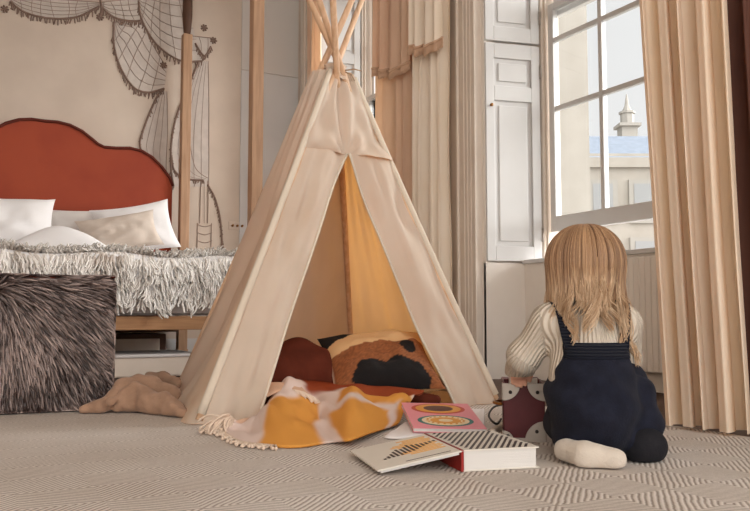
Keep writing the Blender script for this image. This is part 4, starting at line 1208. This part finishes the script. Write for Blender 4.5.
# side locks flicking out near the right shoulder
C0, C1, C2 = L3((116, 82, 58)), L3((192, 152, 114)), L3((236, 208, 174))
f = tt[None, :, None]; T3 = TN[:, None, None]
colr = C0*(1-T3)+C1*T3; tip = C1*(1-T3)+C2*T3; mixf = .9*sstep(.3, .95, f+.15*(T3-.5)); colr = colr*(1-mixf)+tip*mixf
ps = strands(path.reshape(n, K, 3) @ np.stack([RX, FW, UP]), .00125, .00055, colr, 3)
ps.build('locks', MT['hair'], ho, local=True)

# ------------------------------------------------------------------ outside the window
MB_ = MB
def house(name, label, c, size, cat='building', roof=None, wins=None, yaw=YAW):
    t = thing(name, label, cat, c, -yaw)
    A = ROOTM[t.name]
    w, d, h = size
    MB().box((-w/2, 0, 0), (w/2, d, h), A).box((-w/2-.2, -.2, h-.5), (w/2+.2, d+.2, h), A).build('wall', MT['stone'], t, smooth=False)
    if roof:
        b = MB(); b.prism([A @ Vector((-w/2-.2, -.2, h)), A @ Vector((-w/2-.2, d+.2, h)), A @ Vector((-w/2-.2, d/2, h+roof))], (A.to_3x3() @ Vector((w+.4, 0, 0))))
        b.build('roof', MT['slate'], t, smooth=False)
    if wins:
        for i in range(wins[0]):
            for j in range(wins[1]):
                x = -w/2+(i+.5)*w/wins[0]; z = h*.25+(j)*h*.7/wins[1]
                f = MB().box((x-.75, -.12, z), (x+.75, .02, z+2.2), A).build('window_surround', MT['stoned'], t, smooth=False)
                MB().box((x-.5, -.14, z+.2), (x+.5, -.12, z+2.0), A).build('window_pane', MT['darkglass'], f, smooth=False)
    return t
def far(px, d): p = W(px, 300, d); return (p[0], p[1], 0)
D = 58
zt = lambda py, d: W(600, py, d)[2]
house('outside_terrace', 'pale stone terrace with grey slate roof seen through the window', far(606, D), (9.4, 8, zt(154, D)), roof=(zt(134, D)-zt(154, D))*1.5, wins=(3, 2))
house('outside_house', 'pale stone house below the church tower, seen through the panes', far(646, 40), (6.2, 7, zt(158, 40)), roof=.8, wins=(3, 2))
house('outside_mansion', 'tall pale stone facade close to the left panes of the window', far(570, 24), (1.35, 6, zt(-140, 24)))
d = 80; t = thing('outside_tower', 'slim stone church tower above the roofs outside', 'tower', far(634, d), -YAW); A = ROOTM[t.name]
w = 16*d/800
MB().box((-w/2, 0, 0), (w/2, w, zt(124, d)), A).box((-w/2-.3, -.3, zt(126, d)), (w/2+.3, w+.3, zt(123, d)), A).build('shaft', MT['stoned'], t, smooth=False)
w2 = 11*d/800
MB().tube([A @ Vector((0, w/2, zt(123, d))), A @ Vector((0, w/2, zt(112, d)))], w2*.62, 8).tube([A @ Vector((0, w/2, zt(112, d))), A @ Vector((0, w/2, zt(110, d)))], w2*.75, 8).build('belfry', MT['stoned'], t, smooth=False)
MB().tube([A @ Vector((0, w/2, zt(110, d))), A @ Vector((0, w/2, zt(104, d))), A @ Vector((0, w/2, zt(92, d)))], [w2*.5, w2*.22, .05], 8).build('spire', MT['stoned'], t, smooth=False)
struct(MB().box((3.6, -40, -.4), (120, 120, -.3)).build('ground', MT['ground'], smooth=False))

# ------------------------------------------------------------------ light
wd = bpy.data.worlds.new('overcast_sky'); SC.world = wd; wd.use_nodes = True
bg = wd.node_tree.nodes['Background']; bg.inputs['Color'].default_value = (1.0, .99, .985, 1); bg.inputs['Strength'].default_value = 1.08
def sun(name, az_deg, el, strength, angle, col):
    """light travelling from azimuth (0 = +X, 90 = +Y) and elevation."""
    l = bpy.data.lights.new(name, 'SUN'); l.energy = strength; l.angle = R_(angle); l.color = col
    o = bpy.data.objects.new(name, l); COL.objects.link(o)
    dv = Vector((math.cos(R_(el))*math.cos(R_(az_deg)), math.cos(R_(el))*math.sin(R_(az_deg)), math.sin(R_(el))))
    o.rotation_euler = dv.to_track_quat('Z', 'Y').to_euler(); o.location = dv*20
    return o
sun('daylight_window', -26, 24, 15.0, 62, (1.0, .99, .97))
sun('fill_behind', -122, 28, 5.4, 100, (1.0, .99, .97))  # added frontal fill, enters where the room is left open behind the camera
vs = SC.view_settings; vs.view_transform = 'Standard'; vs.look = 'None'; vs.exposure = -.22; vs.gamma = 1; vs.use_curve_mapping = False
SC.cycles.use_denoising = True
SC.cycles.max_bounces = 8; SC.cycles.diffuse_bounces = 5; SC.cycles.transparent_max_bounces = 12
